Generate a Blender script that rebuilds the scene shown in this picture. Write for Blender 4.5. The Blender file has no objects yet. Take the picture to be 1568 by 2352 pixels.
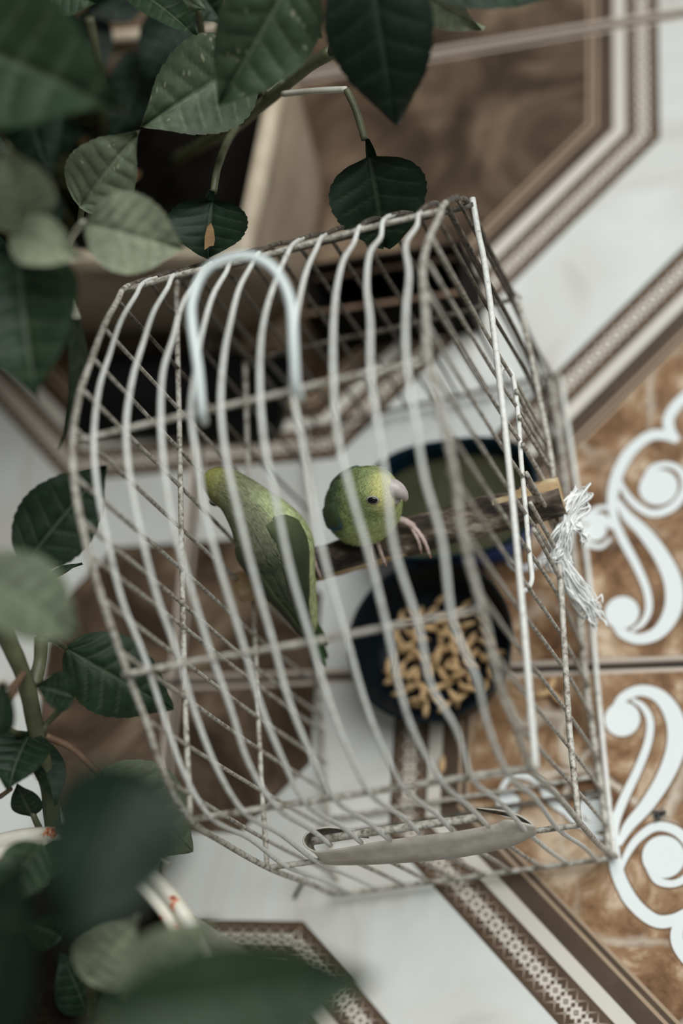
import bpy, bmesh, math, random
from mathutils import Vector, Matrix, noise
PI = math.pi
random.seed(7)
S = bpy.context.scene
COL = S.collection

# ------------------------------------------------------------------ camera, sky, sun, exposure
cam = bpy.data.cameras.new('camera')
cam.sensor_fit = 'VERTICAL'
cam.sensor_height = 36.0
cam.sensor_width = 24.0
cam.lens = 3701.68 / 2352 * 36.0
cam.clip_start = 0.01
cam.dof.use_dof = True
cam.dof.focus_distance = 0.800
cam.dof.aperture_fstop = 2.3
cam_ob = bpy.data.objects.new('camera', cam)
COL.objects.link(cam_ob)
right = Vector((0.9438899404, 0.0614373408, -0.3244953521))
down = Vector((-0.0686686285, -0.9245623480, -0.3747920546))
fwd = Vector((-0.3230424118, 0.3760451009, -0.8684662816))
m = Matrix((right, -down, -fwd)).transposed().to_4x4()
m.translation = Vector((0.4304784749, -0.2735071043, 0.8796789730))
cam_ob.matrix_world = m
S.camera = cam_ob

S.view_settings.view_transform = 'Standard'
S.view_settings.look = 'None'
S.view_settings.gamma = 1.0
S.view_settings.use_curve_mapping = False
S.view_settings.exposure = 0.28

world = bpy.data.worlds.new('overcast_sky')
S.world = world
world.use_nodes = True
wn = world.node_tree
bg = wn.nodes['Background']
bg.inputs['Color'].default_value = (0.88, 0.98, 0.96, 1)
bg.inputs['Strength'].default_value = 0.15

sun = bpy.data.lights.new('soft_sun', 'SUN')
sun.energy = 2.75
sun.angle = math.radians(52)
sun.color = (0.97, 1.0, 0.98)
sun_ob = bpy.data.objects.new('soft_sun', sun)
COL.objects.link(sun_ob)
sun_ob.rotation_euler = Vector((-0.46, -0.30, -0.84)).to_track_quat('-Z', 'Y').to_euler()

# ------------------------------------------------------------------ materials
def nmat(name):
    mt = bpy.data.materials.new(name); mt.use_nodes = True
    nt = mt.node_tree
    return mt, nt, nt.nodes['Principled BSDF']

def c4(c): return (c[0], c[1], c[2], 1)

def simple(name, c, rough=0.5, metal=0.0, spec=0.5):
    mt, nt, b = nmat(name)
    b.inputs['Base Color'].default_value = c4(c)
    b.inputs['Roughness'].default_value = rough
    b.inputs['Metallic'].default_value = metal
    b.inputs['Specular IOR Level'].default_value = spec
    return mt

def mottled(name, stops, scale=10, rough=0.4, metal=0.0, detail=6, dist=0.0, bump=0.0, coord='Object', stretch=(1, 1, 1), spec=0.5, bscale=None, rn=0.6):
    mt, nt, b = nmat(name)
    N, L = nt.nodes, nt.links
    tc = N.new('ShaderNodeTexCoord'); mp = N.new('ShaderNodeMapping')
    mp.inputs['Scale'].default_value = stretch
    nz = N.new('ShaderNodeTexNoise')
    nz.inputs['Scale'].default_value = scale; nz.inputs['Detail'].default_value = detail
    nz.inputs['Distortion'].default_value = dist; nz.inputs['Roughness'].default_value = rn
    rp = N.new('ShaderNodeValToRGB')
    el = rp.color_ramp.elements
    while len(el) < len(stops): el.new(0.5)
    for e, (p, c) in zip(el, stops):
        e.position = p; e.color = c4(c)
    L.new(tc.outputs[coord], mp.inputs['Vector']); L.new(mp.outputs[0], nz.inputs['Vector'])
    L.new(nz.outputs['Fac'], rp.inputs['Fac']); L.new(rp.outputs['Color'], b.inputs['Base Color'])
    b.inputs['Roughness'].default_value = rough; b.inputs['Metallic'].default_value = metal
    b.inputs['Specular IOR Level'].default_value = spec
    if bump:
        n2 = N.new('ShaderNodeTexNoise'); n2.inputs['Scale'].default_value = bscale or scale * 3
        n2.inputs['Detail'].default_value = 4
        L.new(mp.outputs[0], n2.inputs['Vector'])
        bp = N.new('ShaderNodeBump'); bp.inputs['Strength'].default_value = bump; bp.inputs['Distance'].default_value = 0.001
        L.new(n2.outputs['Fac'], bp.inputs['Height']); L.new(bp.outputs[0], b.inputs['Normal'])
    return mt

M = {}
M['white_marble'] = mottled('white_marble_glaze', [(0.30, (0.50, 0.46, 0.41)), (0.42, (0.66, 0.65, 0.62)), (0.55, (0.72, 0.73, 0.71)), (1, (0.75, 0.76, 0.745))], scale=5, dist=1.6, rough=0.22, stretch=(1, 1, 1), detail=5, spec=0.25)
M['brown_marble'] = mottled('brown_marble_glaze', [(0.37, (0.085, 0.038, 0.018)), (0.45, (0.19, 0.098, 0.047)), (0.53, (0.32, 0.19, 0.105)), (0.62, (0.60, 0.45, 0.32))], scale=24, dist=.5, rough=0.25, detail=8, rn=0.66)
M['dark_marble'] = mottled('dark_brown_marble_glaze', [(0.32, (0.022, 0.013, 0.008)), (0.46, (0.060, 0.037, 0.022)), (0.57, (0.135, 0.090, 0.058)), (0.72, (0.32, 0.24, 0.16))], scale=13, dist=0.8, rough=0.25, detail=8, rn=0.66)
def add_cracks(mt, scale, col, width, amount):
    """pale hairline veins over a mottled marble"""
    nt = mt.node_tree; N, L = nt.nodes, nt.links; b = N['Principled BSDF']
    src = b.inputs['Base Color'].links[0].from_socket
    tc = N.new('ShaderNodeTexCoord'); nz = N.new('ShaderNodeTexNoise'); nz.inputs['Scale'].default_value = 12; nz.inputs['Detail'].default_value = 4
    L.new(tc.outputs['Object'], nz.inputs['Vector'])
    sc = N.new('ShaderNodeVectorMath'); sc.operation = 'SCALE'; sc.inputs['Scale'].default_value = .06
    L.new(nz.outputs['Color'], sc.inputs[0])
    ad = N.new('ShaderNodeVectorMath'); ad.operation = 'ADD'; L.new(tc.outputs['Object'], ad.inputs[0]); L.new(sc.outputs[0], ad.inputs[1])
    vo = N.new('ShaderNodeTexVoronoi'); vo.feature = 'DISTANCE_TO_EDGE'; vo.inputs['Scale'].default_value = scale
    L.new(ad.outputs[0], vo.inputs['Vector'])
    m1 = N.new('ShaderNodeMapRange'); m1.inputs['From Min'].default_value = 0; m1.inputs['From Max'].default_value = width
    m1.inputs['To Min'].default_value = 1; m1.inputs['To Max'].default_value = 0
    L.new(vo.outputs['Distance'], m1.inputs['Value'])
    n2 = N.new('ShaderNodeTexNoise'); n2.inputs['Scale'].default_value = 9; n2.inputs['Detail'].default_value = 3
    L.new(tc.outputs['Object'], n2.inputs['Vector'])
    m2 = N.new('ShaderNodeMapRange'); m2.inputs['From Min'].default_value = .45; m2.inputs['From Max'].default_value = .66
    m2.inputs['To Min'].default_value = 0; m2.inputs['To Max'].default_value = amount
    L.new(n2.outputs['Fac'], m2.inputs['Value'])
    mu = N.new('ShaderNodeMath'); mu.operation = 'MULTIPLY'; L.new(m1.outputs[0], mu.inputs[0]); L.new(m2.outputs[0], mu.inputs[1])
    mx = N.new('ShaderNodeMix'); mx.data_type = 'RGBA'
    L.new(mu.outputs[0], mx.inputs['Factor']); L.new(src, mx.inputs['A']); mx.inputs['B'].default_value = c4(col)
    L.new(mx.outputs['Result'], b.inputs['Base Color'])
add_cracks(M['brown_marble'], 16, (0.68, 0.60, 0.50), .055, .9)
add_cracks(M['white_marble'], 5, (0.52, 0.46, 0.40), .03, .45)
M['dark_band'] = mottled('dark_brown_glaze', [(0.3, (0.062, 0.040, 0.026)), (0.7, (0.105, 0.070, 0.047))], scale=30, rough=0.25)
M['lace_brown'] = mottled('lace_brown_glaze', [(0.3, (0.070, 0.044, 0.028)), (0.7, (0.125, 0.082, 0.053))], scale=60, rough=0.25)
M['beige_line'] = simple('beige_glaze', (0.66, 0.61, 0.55), 0.22)
M['fine_line'] = simple('tan_line_glaze', (0.40, 0.29, 0.20), 0.25)
M['lace_light'] = simple('lace_cream_glaze', (0.70, 0.63, 0.55), 0.25)
M['lace_tan'] = simple('lace_tan_glaze', (0.43, 0.33, 0.25), 0.25)
M['tile_edge'] = simple('tile_edge_glaze', (0.56, 0.47, 0.40), 0.3)
M['scroll'] = simple('white_scroll_glaze', (0.80, 0.83, 0.83), 0.2)
M['scroll_rim'] = simple('brown_scroll_outline', (0.16, 0.085, 0.04), 0.3)
M['grout'] = simple('dark_grout', (0.035, 0.028, 0.022), 0.9)
M['wire'] = mottled('weathered_wire', [(0.30, (0.10, 0.08, 0.06)), (0.42, (0.30, 0.265, 0.22)), (0.55, (0.50, 0.47, 0.42)), (0.8, (0.66, 0.65, 0.60))], scale=330, rough=0.5, metal=0.0, detail=4, bump=0.5, bscale=500)
M['wire_bright'] = mottled('bright_galvanised_wire', [(0.28, (0.32, 0.29, 0.25)), (0.38, (0.66, 0.65, 0.61)), (0.8, (0.82, 0.83, 0.81))], scale=300, rough=0.45, metal=0.0, detail=4, bump=0.4, bscale=500)
M['handle_wire'] = simple('pale_handle_wire', (0.78, 0.84, 0.84), 0.4)
M['dark_fill'] = simple('dark_fill_black', (0.006, 0.007, 0.006), 0.6, spec=0.15)
M['wire_dark'] = mottled('dark_mottled_wire', [(0.3, (0.02, 0.016, 0.012)), (0.5, (0.12, 0.10, 0.08)), (0.8, (0.28, 0.25, 0.21))], scale=300, rough=0.65, metal=0.1, detail=5, bump=0.5, bscale=500)
M['sheet'] = mottled('dull_sheet_metal', [(0.3, (0.44, 0.39, 0.33)), (0.6, (0.60, 0.55, 0.49)), (0.8, (0.66, 0.62, 0.56))], scale=90, rough=0.5, metal=0.0, stretch=(1, 1, 1), bump=0.15)
M['bark'] = mottled('perch_bark', [(0.34, (0.010, 0.007, 0.005)), (0.48, (0.050, 0.034, 0.024)), (0.58, (0.15, 0.115, 0.085)), (0.70, (0.44, 0.38, 0.30))], scale=120, rough=0.85, stretch=(0.35, 1, 1), bump=0.9, bscale=250)
M['bare_wood'] = mottled('bare_wood', [(0.3, (0.22, 0.115, 0.04)), (0.55, (0.46, 0.32, 0.17)), (0.8, (0.72, 0.62, 0.45))], scale=90, rough=0.8, stretch=(0.3, 1, 1), bump=0.6)
M['seed'] = mottled('oat_husk', [(0.25, (0.42, 0.24, 0.10)), (0.5, (0.66, 0.44, 0.23)), (0.8, (0.80, 0.62, 0.40))], scale=160, rough=0.55, stretch=(0.3, 1, 1), bump=0.3, spec=0.3)
M['bowl_dark'] = simple('dark_navy_plastic', (0.005, 0.009, 0.013), 0.45, spec=0.15)
M['bowl_blue'] = simple('blue_plastic', (0.008, 0.075, 0.38), 0.4, spec=0.15)
M['bowl_teal'] = simple('teal_rim_and_inner_shade', (0.003, 0.016, 0.026), 0.4, spec=0.15)
M['murky_water'] = mottled('murky_water', [(0.3, (0.040, 0.044, 0.022)), (0.7, (0.085, 0.082, 0.046))], scale=20, rough=0.12, spec=0.25)
M['string'] = simple('white_cotton', (0.93, 0.94, 0.93), 0.9, spec=0.1)
M['planter'] = mottled('weathered_tan_planter', [(0.3, (0.24, 0.18, 0.125)), (0.6, (0.36, 0.28, 0.20)), (0.85, (0.45, 0.37, 0.28))], scale=14, rough=0.7, bump=0.2)
M['planter_rim'] = mottled('worn_tan_rim', [(0.3, (0.42, 0.33, 0.23)), (0.7, (0.66, 0.56, 0.43))], scale=30, rough=0.6)
M['plaster'] = mottled('dull_plaster', [(0.3, (0.13, 0.115, 0.095)), (0.7, (0.19, 0.17, 0.145))], scale=8, rough=0.9, bump=0.3)
M['soil'] = mottled('dark_soil', [(0.3, (0.003, 0.0022, 0.0015)), (0.58, (0.007, 0.0055, 0.004)), (0.68, (0.022, 0.013, 0.007)), (0.8, (0.07, 0.032, 0.013))], scale=45, rough=1.0, bump=1.0, spec=0.1)
M['enamel'] = mottled('chipped_white_enamel', [(0.37, (0.045, 0.020, 0.012)), (0.40, (0.55, 0.10, 0.02)), (0.425, (0.62, 0.58, 0.48)), (0.8, (0.76, 0.75, 0.68))], scale=45, rough=0.35, detail=7, bump=0.3)
M['pot_wall'] = mottled('streaked_grey_pot', [(0.3, (0.24, 0.22, 0.17)), (0.5, (0.46, 0.44, 0.38)), (0.75, (0.66, 0.65, 0.60))], scale=40, rough=0.6, stretch=(1, 1, 0.08))
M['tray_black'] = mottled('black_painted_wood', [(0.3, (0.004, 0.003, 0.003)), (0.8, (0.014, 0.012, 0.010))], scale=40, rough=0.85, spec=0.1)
M['tray_edge'] = mottled('worn_brown_edge', [(0.3, (0.045, 0.026, 0.015)), (0.7, (0.21, 0.125, 0.075))], scale=70, rough=0.7)
M['beak'] = mottled('pale_beak', [(0.3, (0.44, 0.38, 0.37)), (0.7, (0.60, 0.53, 0.52))], scale=300, rough=0.38)
M['cere'] = simple('pink_cere', (0.70, 0.56, 0.53), 0.55)
M['nostril'] = simple('orange_nostril', (0.42, 0.13, 0.05), 0.6)
M['eye'] = simple('black_eye', (0.003, 0.003, 0.004), 0.06)
M['eye_ring'] = simple('grey_eye_ring', (0.33, 0.31, 0.27), 0.7)
M['toe'] = mottled('pink_toe', [(0.3, (0.50, 0.34, 0.30)), (0.7, (0.66, 0.53, 0.49))], scale=400, rough=0.6, bump=0.5)
M['claw'] = simple('horn_claw', (0.50, 0.24, 0.16), 0.4)
M['stem'] = mottled('green_stem', [(0.3, (0.060, 0.065, 0.030)), (0.7, (0.14, 0.15, 0.075))], scale=60, rough=0.5)
M['stem_pale'] = mottled('pale_petiole', [(0.3, (0.45, 0.43, 0.36)), (0.7, (0.68, 0.66, 0.58))], scale=80, rough=0.5)
M['stem_red'] = mottled('reddish_petiole', [(0.3, (0.10, 0.06, 0.035)), (0.7, (0.22, 0.13, 0.08))], scale=80, rough=0.5)
M['dead_leaf'] = mottled('dry_brown_leaf', [(0.3, (0.16, 0.085, 0.035)), (0.7, (0.40, 0.24, 0.11))], scale=60, rough=0.8)
M['fly'] = simple('black_fly', (0.005, 0.005, 0.006), 0.3)
M['fly_wing'] = simple('smoky_wing', (0.06, 0.06, 0.06), 0.25)
M['twig'] = simple('dark_twig', (0.03, 0.025, 0.02), 0.8)
M['straw'] = simple('dry_straw', (0.66, 0.62, 0.50), 0.7)

def attr_mat(name, rough, streak=None, bump=0.0, translucent=0.0, spec=0.5, streak_scale=(60, 60, 60), amp=0.35):
    """colour from the mesh's own paint (attribute 'col'), modulated with fine grain"""
    mt, nt, b = nmat(name); N, L = nt.nodes, nt.links
    at = N.new('ShaderNodeAttribute'); at.attribute_name = 'col'
    tc = N.new('ShaderNodeTexCoord'); mp = N.new('ShaderNodeMapping'); mp.inputs['Scale'].default_value = streak_scale
    nz = N.new('ShaderNodeTexNoise'); nz.inputs['Scale'].default_value = 1.0; nz.inputs['Detail'].default_value = 5
    if streak == 'uv': L.new(tc.outputs['UV'], mp.inputs['Vector'])
    else: L.new(tc.outputs['Object'], mp.inputs['Vector'])
    L.new(mp.outputs[0], nz.inputs['Vector'])
    mr = N.new('ShaderNodeMapRange'); mr.inputs['From Min'].default_value = 0.3; mr.inputs['From Max'].default_value = 0.7
    mr.inputs['To Min'].default_value = 1 - amp; mr.inputs['To Max'].default_value = 1 + amp
    L.new(nz.outputs['Fac'], mr.inputs['Value'])
    mx = N.new('ShaderNodeVectorMath'); mx.operation = 'SCALE'
    L.new(at.outputs['Color'], mx.inputs[0]); L.new(mr.outputs[0], mx.inputs['Scale'])
    L.new(mx.outputs[0], b.inputs['Base Color'])
    b.inputs['Roughness'].default_value = rough
    b.inputs['Specular IOR Level'].default_value = spec
    if bump:
        bp = N.new('ShaderNodeBump'); bp.inputs['Strength'].default_value = bump; bp.inputs['Distance'].default_value = 0.0006
        L.new(nz.outputs['Fac'], bp.inputs['Height']); L.new(bp.outputs[0], b.inputs['Normal'])
    if translucent:
        tr = N.new('ShaderNodeBsdfTranslucent'); ms = N.new('ShaderNodeMixShader'); ms.inputs[0].default_value = translucent
        L.new(mx.outputs[0], tr.inputs['Color'])
        out = N['Material Output']
        L.new(b.outputs[0], ms.inputs[1]); L.new(tr.outputs[0], ms.inputs[2]); L.new(ms.outputs[0], out.inputs['Surface'])
    return mt
M['leaf'] = attr_mat('impatiens_leaf', 0.50, None, bump=0.25, translucent=0.10, spec=0.22, streak_scale=(220, 220, 220), amp=0.22)
M['feather'] = attr_mat('parrotlet_feathers', 0.75, 'uv', bump=0.8, spec=0.2, streak_scale=(34, 95, 1), amp=0.30)
M['barb'] = attr_mat('feather_barbs', 0.75, None, spec=0.15, streak_scale=(300, 300, 300), amp=0.1)
M['wing'] = attr_mat('parrotlet_flight_feathers', 0.6, 'uv', bump=0.4, spec=0.25, streak_scale=(8, 60, 1), amp=0.20)

# ------------------------------------------------------------------ object helpers
def link(name, me, mats, parent=None, smooth=True):
    if smooth and len(me.polygons):
        me.polygons.foreach_set('use_smooth', [True] * len(me.polygons))
    for mt in (mats if isinstance(mats, (list, tuple)) else [mats]): me.materials.append(mt)
    o = bpy.data.objects.new(name, me); COL.objects.link(o)
    if parent: o.parent = parent
    return o

def frompy(name, v, f, mats, parent=None, smooth=True, mi=None):
    me = bpy.data.meshes.new(name); me.from_pydata([tuple(x) for x in v], [], f)
    if mi: me.polygons.foreach_set('material_index', mi)
    me.update()
    return link(name, me, mats, parent, smooth)

def tag(o, label=None, cat=None, group=None, kind=None):
    if label: o['label'] = label
    if cat: o['category'] = cat
    if group: o['group'] = group
    if kind: o['kind'] = kind
    return o

def empty(name, loc=(0, 0, 0), rz=0.0):
    o = bpy.data.objects.new(name, None); o.empty_display_size = 0.02
    COL.objects.link(o); o.location = loc; o.rotation_euler = (0, 0, rz)
    return o

def smooth_path(pts, n=6):
    """Catmull-Rom through points"""
    P = [Vector(p) for p in pts]
    if len(P) < 3: return P
    out = []
    for i in range(len(P) - 1):
        p0 = P[i - 1] if i else P[0] * 2 - P[1]
        p1, p2 = P[i], P[i + 1]
        p3 = P[i + 2] if i + 2 < len(P) else P[-1] * 2 - P[-2]
        for k in range(n):
            t = k / n
            out.append(0.5 * ((2 * p1) + (p2 - p0) * t + (2 * p0 - 5 * p1 + 4 * p2 - p3) * t * t + (3 * p1 - p0 - 3 * p2 + p3) * t ** 3))
    out.append(P[-1])
    return out

def tube_geo(pts, r, n=8, v=None, f=None, rs=None):
    v = [] if v is None else v; f = [] if f is None else f
    P = [Vector(p) for p in pts]
    t0 = (P[1] - P[0]).normalized()
    ref = Vector((0, 0, 1)) if abs(t0.z) < 0.9 else Vector((1, 0, 0))
    u = t0.cross(ref).normalized()
    base = len(v)
    for i, p in enumerate(P):
        t = (P[min(i + 1, len(P) - 1)] - P[max(i - 1, 0)]).normalized()
        u = (u - t * u.dot(t)).normalized(); w = t.cross(u)
        rr = rs[i] if rs else r
        for k in range(n):
            a = 2 * PI * k / n
            v.append(p + (u * math.cos(a) + w * math.sin(a)) * rr)
    for i in range(len(P) - 1):
        for k in range(n):
            a = base + i * n + k; b = base + i * n + (k + 1) % n
            f.append((a, b, b + n, a + n))
    f.append(tuple(base + k for k in range(n - 1, -1, -1)))
    e = base + (len(P) - 1) * n
    f.append(tuple(e + k for k in range(n)))
    return v, f

def tube(name, pts, r, mat, parent=None, n=8, rs=None):
    v, f = tube_geo(pts, r, n, rs=rs)
    return frompy(name, v, f, mat, parent)

# ------------------------------------------------------------------ floor: glazed tiles printed with octagon bands and scrolls
TS = 0.45
floor = frompy('floor', [(-0.9, -0.9, -0.004), (0.9, -0.9, -0.004), (0.9, 1.35, -0.004), (-0.9, 1.35, -0.004), (-0.9, -0.9, -0.02), (0.9, -0.9, -0.02), (0.9, 1.35, -0.02), (-0.9, 1.35, -0.02)],
               [(0, 1, 2, 3), (7, 6, 5, 4), (0, 4, 5, 1), (1, 5, 6, 2), (2, 6, 7, 3), (3, 7, 4, 0)], M['grout'], smooth=False)
tag(floor, 'glazed brown and white patterned tile floor', None, kind='structure')

def clip_poly(poly, lo, hi):
    for ax, s, lim in ((0, 1, lo), (0, -1, -hi), (1, 1, lo), (1, -1, -hi)):
        out = []
        for i in range(len(poly)):
            a, b = poly[i], poly[(i + 1) % len(poly)]
            da, db = s * a[ax] - lim, s * b[ax] - lim
            if da >= 0: out.append(a)
            if (da >= 0) != (db >= 0):
                t = da / (da - db); out.append((a[0] + (b[0] - a[0]) * t, a[1] + (b[1] - a[1]) * t))
        poly = out
        if len(poly) < 3: return []
    return poly

def octagon(c, a, d):
    h = d - a
    return [(c[0] + x, c[1] + y) for x, y in ((a, -h), (a, h), (h, a), (-h, a), (-a, h), (-a, -h), (-h, -a), (h, -a))]

def build_tile_mesh():
    V, F, MI = [], [], []
    mats = ['white_marble', 'tile_edge', 'lace_brown', 'beige_line', 'dark_band', 'fine_line', 'brown_marble', 'dark_marble', 'lace_light', 'lace_tan', 'scroll', 'scroll_rim']
    ix = {n: i for i, n in enumerate(mats)}
    E_ = 0.0105; lo, hi = E_, 1 - E_
    layer = [0.0]
    def face(poly, mat, z):
        b = len(V)
        for x, y in poly: V.append(((x - .5) * TS, (y - .5) * TS, z))
        F.append(tuple(range(b, b + len(poly)))); MI.append(ix[mat])
    def put(poly, mat, z):
        q = clip_poly(poly, lo, hi)
        if q: face(q, mat, z)
    # tile body with rounded-over glazed edges
    g = 0.0034
    face([(lo, lo), (hi, lo), (hi, hi), (lo, hi)], 'white_marble', 0)
    b = len(V)
    rings = [(lo, 0.0), (0.0055, -0.0004), (g + .0006, -0.0014), (g, -0.0035)]
    for r, z in rings:
        for x, y in ((r, r), (1 - r, r), (1 - r, 1 - r), (r, 1 - r)): V.append(((x - .5) * TS, (y - .5) * TS, z))
    for k in range(3):
        for i in range(4):
            a0 = b + k * 4 + i; a1 = b + k * 4 + (i + 1) % 4
            F.append((a0, a0 + 4, a1 + 4, a1)); MI.append(ix['tile_edge'])
    Z = 0.00004
    def bands(c, marble):
        prof = [(0.000, 'dark_band'), (0.003, 'lace_brown'), (0.0465, 'dark_band'), (0.049, 'beige_line'), (0.067, 'dark_band'), (0.090, 'fine_line'), (0.0945, 'dark_band'), (0.1005, 'fine_line'), (0.105, marble)]
        for k, (o, mt) in enumerate(prof):
            put(octagon(c, .678 - o, .893 - o * 1.41421), mt, Z * (k + 1))
        # lace: a chain of small lozenges along the middle of the outer band
        ring = octagon(c, .678 - .0245, .893 - .0245 * 1.41421)
        z0 = Z * 4
        for i in range(8):
            p, q = Vector(ring[i]), Vector(ring[(i + 1) % 8])
            L = (q - p).length; t = (q - p) / L; n = Vector((-t.y, t.x))
            cnt = max(1, round(L / .0178)); st = L / cnt
            for k in range(cnt):
                o = p + t * (st * (k + .5))
                if not (lo < o.x < hi and lo < o.y < hi): continue
                def dia(w, h, off=0.0, offt=0.0):
                    oo = o + n * off + t * offt
                    return [tuple(oo + t * h), tuple(oo + n * w), tuple(oo - t * h), tuple(oo - n * w)]
                put(dia(.0100, st * .50), 'lace_light', z0)
                put(dia(.0040, st * .22), 'lace_brown', z0 + Z)
                put(dia(.0014, st * .1), 'lace_light', z0 + 2 * Z)
                for s in (-1, 1):      # slanting rays that cross those of the neighbours
                    for e in (-1, 1):
                        a0 = o + n * s * .0036 + t * e * st * .20
                        tip = o + n * s * .0200 + t * e * st * 1.0
                        sd = (n * s - t * e).normalized() * .0017
                        m1 = a0.lerp(tip, .45)
                        for tri, mt_ in (([a0 - sd, a0 + sd, m1 + sd * .6, m1 - sd * .6], 'lace_light'), ([m1 - sd * .6, m1 + sd * .6, tip], 'lace_tan')):
                            ar = sum(tri[q].x * tri[(q + 1) % len(tri)].y - tri[(q + 1) % len(tri)].x * tri[q].y for q in range(len(tri)))
                            if ar < 0: tri = tri[::-1]
                            put([tuple(q) for q in tri], mt_, z0 - Z * .5)
    bands((1, 0), 'brown_marble')
    bands((0, 1), 'dark_marble')
    for c in ((0, 0), (1, 1)):
        for k, (o, mt) in enumerate(((0, 'dark_band'), (.006, 'dark_marble'))):
            put(octagon(c, .209 - o, .327 - o * 1.41421), mt, Z * (k + 1))
    # white scrolls of the medallion round corner (1,0), printed in pairs about its diagonal
    def ribbon(pts, mat, z, grow, flip):
        P = smooth_path([(a, bb, w) for a, bb, w in pts], 5)
        L = []; R = []
        for i, q in enumerate(P):
            t = (P[min(i + 1, len(P) - 1)] - P[max(i - 1, 0)]); t.z = 0
            if t.length < 1e-9: t = Vector((1, 0, 0))
            t.normalize(); n = Vector((-t.y, t.x)); hw = max(q.z, .004) / 2 + grow
            L.append((q.x + n.x * hw, q.y + n.y * hw)); R.append((q.x - n.x * hw, q.y - n.y * hw))
        if flip:
            fl_ = lambda p: (1 - p[1], 1 - p[0])
            L = [fl_(p) for p in L]; R = [fl_(p) for p in R]
        for i in range(len(P) - 1):
            quad = [R[i], R[i + 1], L[i + 1], L[i]]
            if flip: quad.reverse()
            put(quad, mat, z)
    for flip in (False, True):
        for k, pts in enumerate(SCROLL):
            ribbon(pts, 'scroll_rim', Z * 10 + k * 1e-5 + flip * 5e-6, .0022, flip)
            ribbon(pts, 'scroll', Z * 13 + k * 1e-5 + flip * 5e-6, 0, flip)
        for x, y, r in DISCS:
            for mat, gr, z in (('scroll_rim', .0022, Z * 12.5), ('scroll', 0, Z * 16)):
                pts = [(x + (r + gr) * math.cos(2 * PI * q / 28), y + (r + gr) * math.sin(2 * PI * q / 28)) for q in range(28)]
                if flip: pts = [(1 - q[1], 1 - q[0]) for q in reversed(pts)]
                put(pts, mat, z)
    me = bpy.data.meshes.new('tile'); me.from_pydata(V, [], F)
    me.polygons.foreach_set('material_index', MI); me.update()
    for n in mats: me.materials.append(M[n])
    return me
SCROLL = [
    [[0.6948,0.3047,0.0085],[0.6773,0.3152,0.0138],[0.6572,0.3151,0.0152],[0.634,0.2969,0.016],[0.6165,0.2667,0.016],[0.609,0.2328,0.0146],[0.6106,0.2017,0.0112],[0.6219,0.1703,0.0111],[0.6397,0.1329,0.0103],[0.6522,0.0994,0.0096],[0.6547,0.0728,0.0089],[0.6463,0.0546,0.0076],[0.6324,0.0448,0.0044]],
    [[0.6891,0.3065,0.0059],[0.6843,0.3222,0.0099],[0.6869,0.3462,0.0119],[0.6981,0.3644,0.0112],[0.7155,0.3788,0.0099],[0.7385,0.3861,0.0066]],
    [[0.6153,0.2261,0.0066],[0.6277,0.2035,0.0131],[0.6502,0.1775,0.0168],[0.6722,0.1428,0.0198],[0.686,0.1063,0.0227],[0.6849,0.0713,0.0219],[0.6681,0.0431,0.0175],[0.6434,0.0338,0.0139],[0.6214,0.0424,0.0127],[0.6114,0.0574,0.0096]],
    [[0.6165,0.2604,0.004],[0.6251,0.2378,0.0079],[0.6392,0.2181,0.0098],[0.6617,0.2041,0.011],[0.6871,0.2114,0.0116],[0.7026,0.2348,0.0103],[0.6991,0.2598,0.0091],[0.6824,0.2718,0.0085],[0.6624,0.2691,0.0092],[0.652,0.2544,0.0085]],
    [[0.6061,0.2175,0.0053],[0.5876,0.2158,0.0073],[0.5715,0.2014,0.0067],[0.5693,0.1831,0.0067],[0.5774,0.1672,0.0073],[0.5935,0.1624,0.0066],[0.606,0.1726,0.0046]],
    [[0.4734,0.1737,0.0096],[0.4685,0.1572,0.0071],[0.481,0.1407,0.0071],[0.5033,0.1411,0.0083],[0.5257,0.1552,0.0095],[0.5451,0.1772,0.0106],[0.567,0.1989,0.0111],[0.5911,0.2044,0.011],[0.6098,0.1885,0.0092]],
    [[0.5146,0.1495,0.0025],[0.5297,0.1662,0.0145],[0.5451,0.1799,0.0125],[0.5561,0.1908,0.0031]]]
DISCS = [[0.6204,0.0699,0.0222],[0.6689,0.2405,0.0254],[0.5865,0.1849,0.0144],[0.4779,0.1754,0.015]]
tile_me = build_tile_mesh()
for i in range(-2, 2):
    for j in range(-2, 3):
        rt = i % 2 == 0; bt = j % 2 == 0
        ang = {(True, True): 0, (True, False): 90, (False, False): 180, (False, True): 270}[(rt, bt)]
        o = bpy.data.objects.new('tile', tile_me); COL.objects.link(o); o.parent = floor
        o.location = ((i + .5) * TS, (j + .5) * TS, 0); o.rotation_euler = (0, 0, math.radians(ang))

# unseen wall, added to block sky light from the plant corner
wl = frompy('shade_wall_left', [(-.31, -.9, 0), (-.31, 1.35, 0), (-.31, 1.35, 1.3), (-.31, -.9, 1.3), (-.36, -.9, 0), (-.36, 1.35, 0), (-.36, 1.35, 1.3), (-.36, -.9, 1.3)],
            [(0, 1, 2, 3), (7, 6, 5, 4), (0, 4, 5, 1), (3, 2, 6, 7), (1, 5, 6, 2), (0, 3, 7, 4)], M['plaster'], smooth=False)
tag(wl, 'unseen dull plastered wall added to shade the plant corner', None, kind='structure')
wb = frompy('shade_wall_back', [(-.31, 1.0, 0), (1.2, 1.0, 0), (1.2, 1.0, .6), (-.31, 1.0, .6), (-.31, 1.06, 0), (1.2, 1.06, 0), (1.2, 1.06, .6), (-.31, 1.06, .6)],
            [(0, 1, 2, 3), (7, 6, 5, 4), (0, 4, 5, 1), (3, 2, 6, 7), (1, 5, 6, 2), (0, 3, 7, 4)], M['plaster'], smooth=False)
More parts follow.
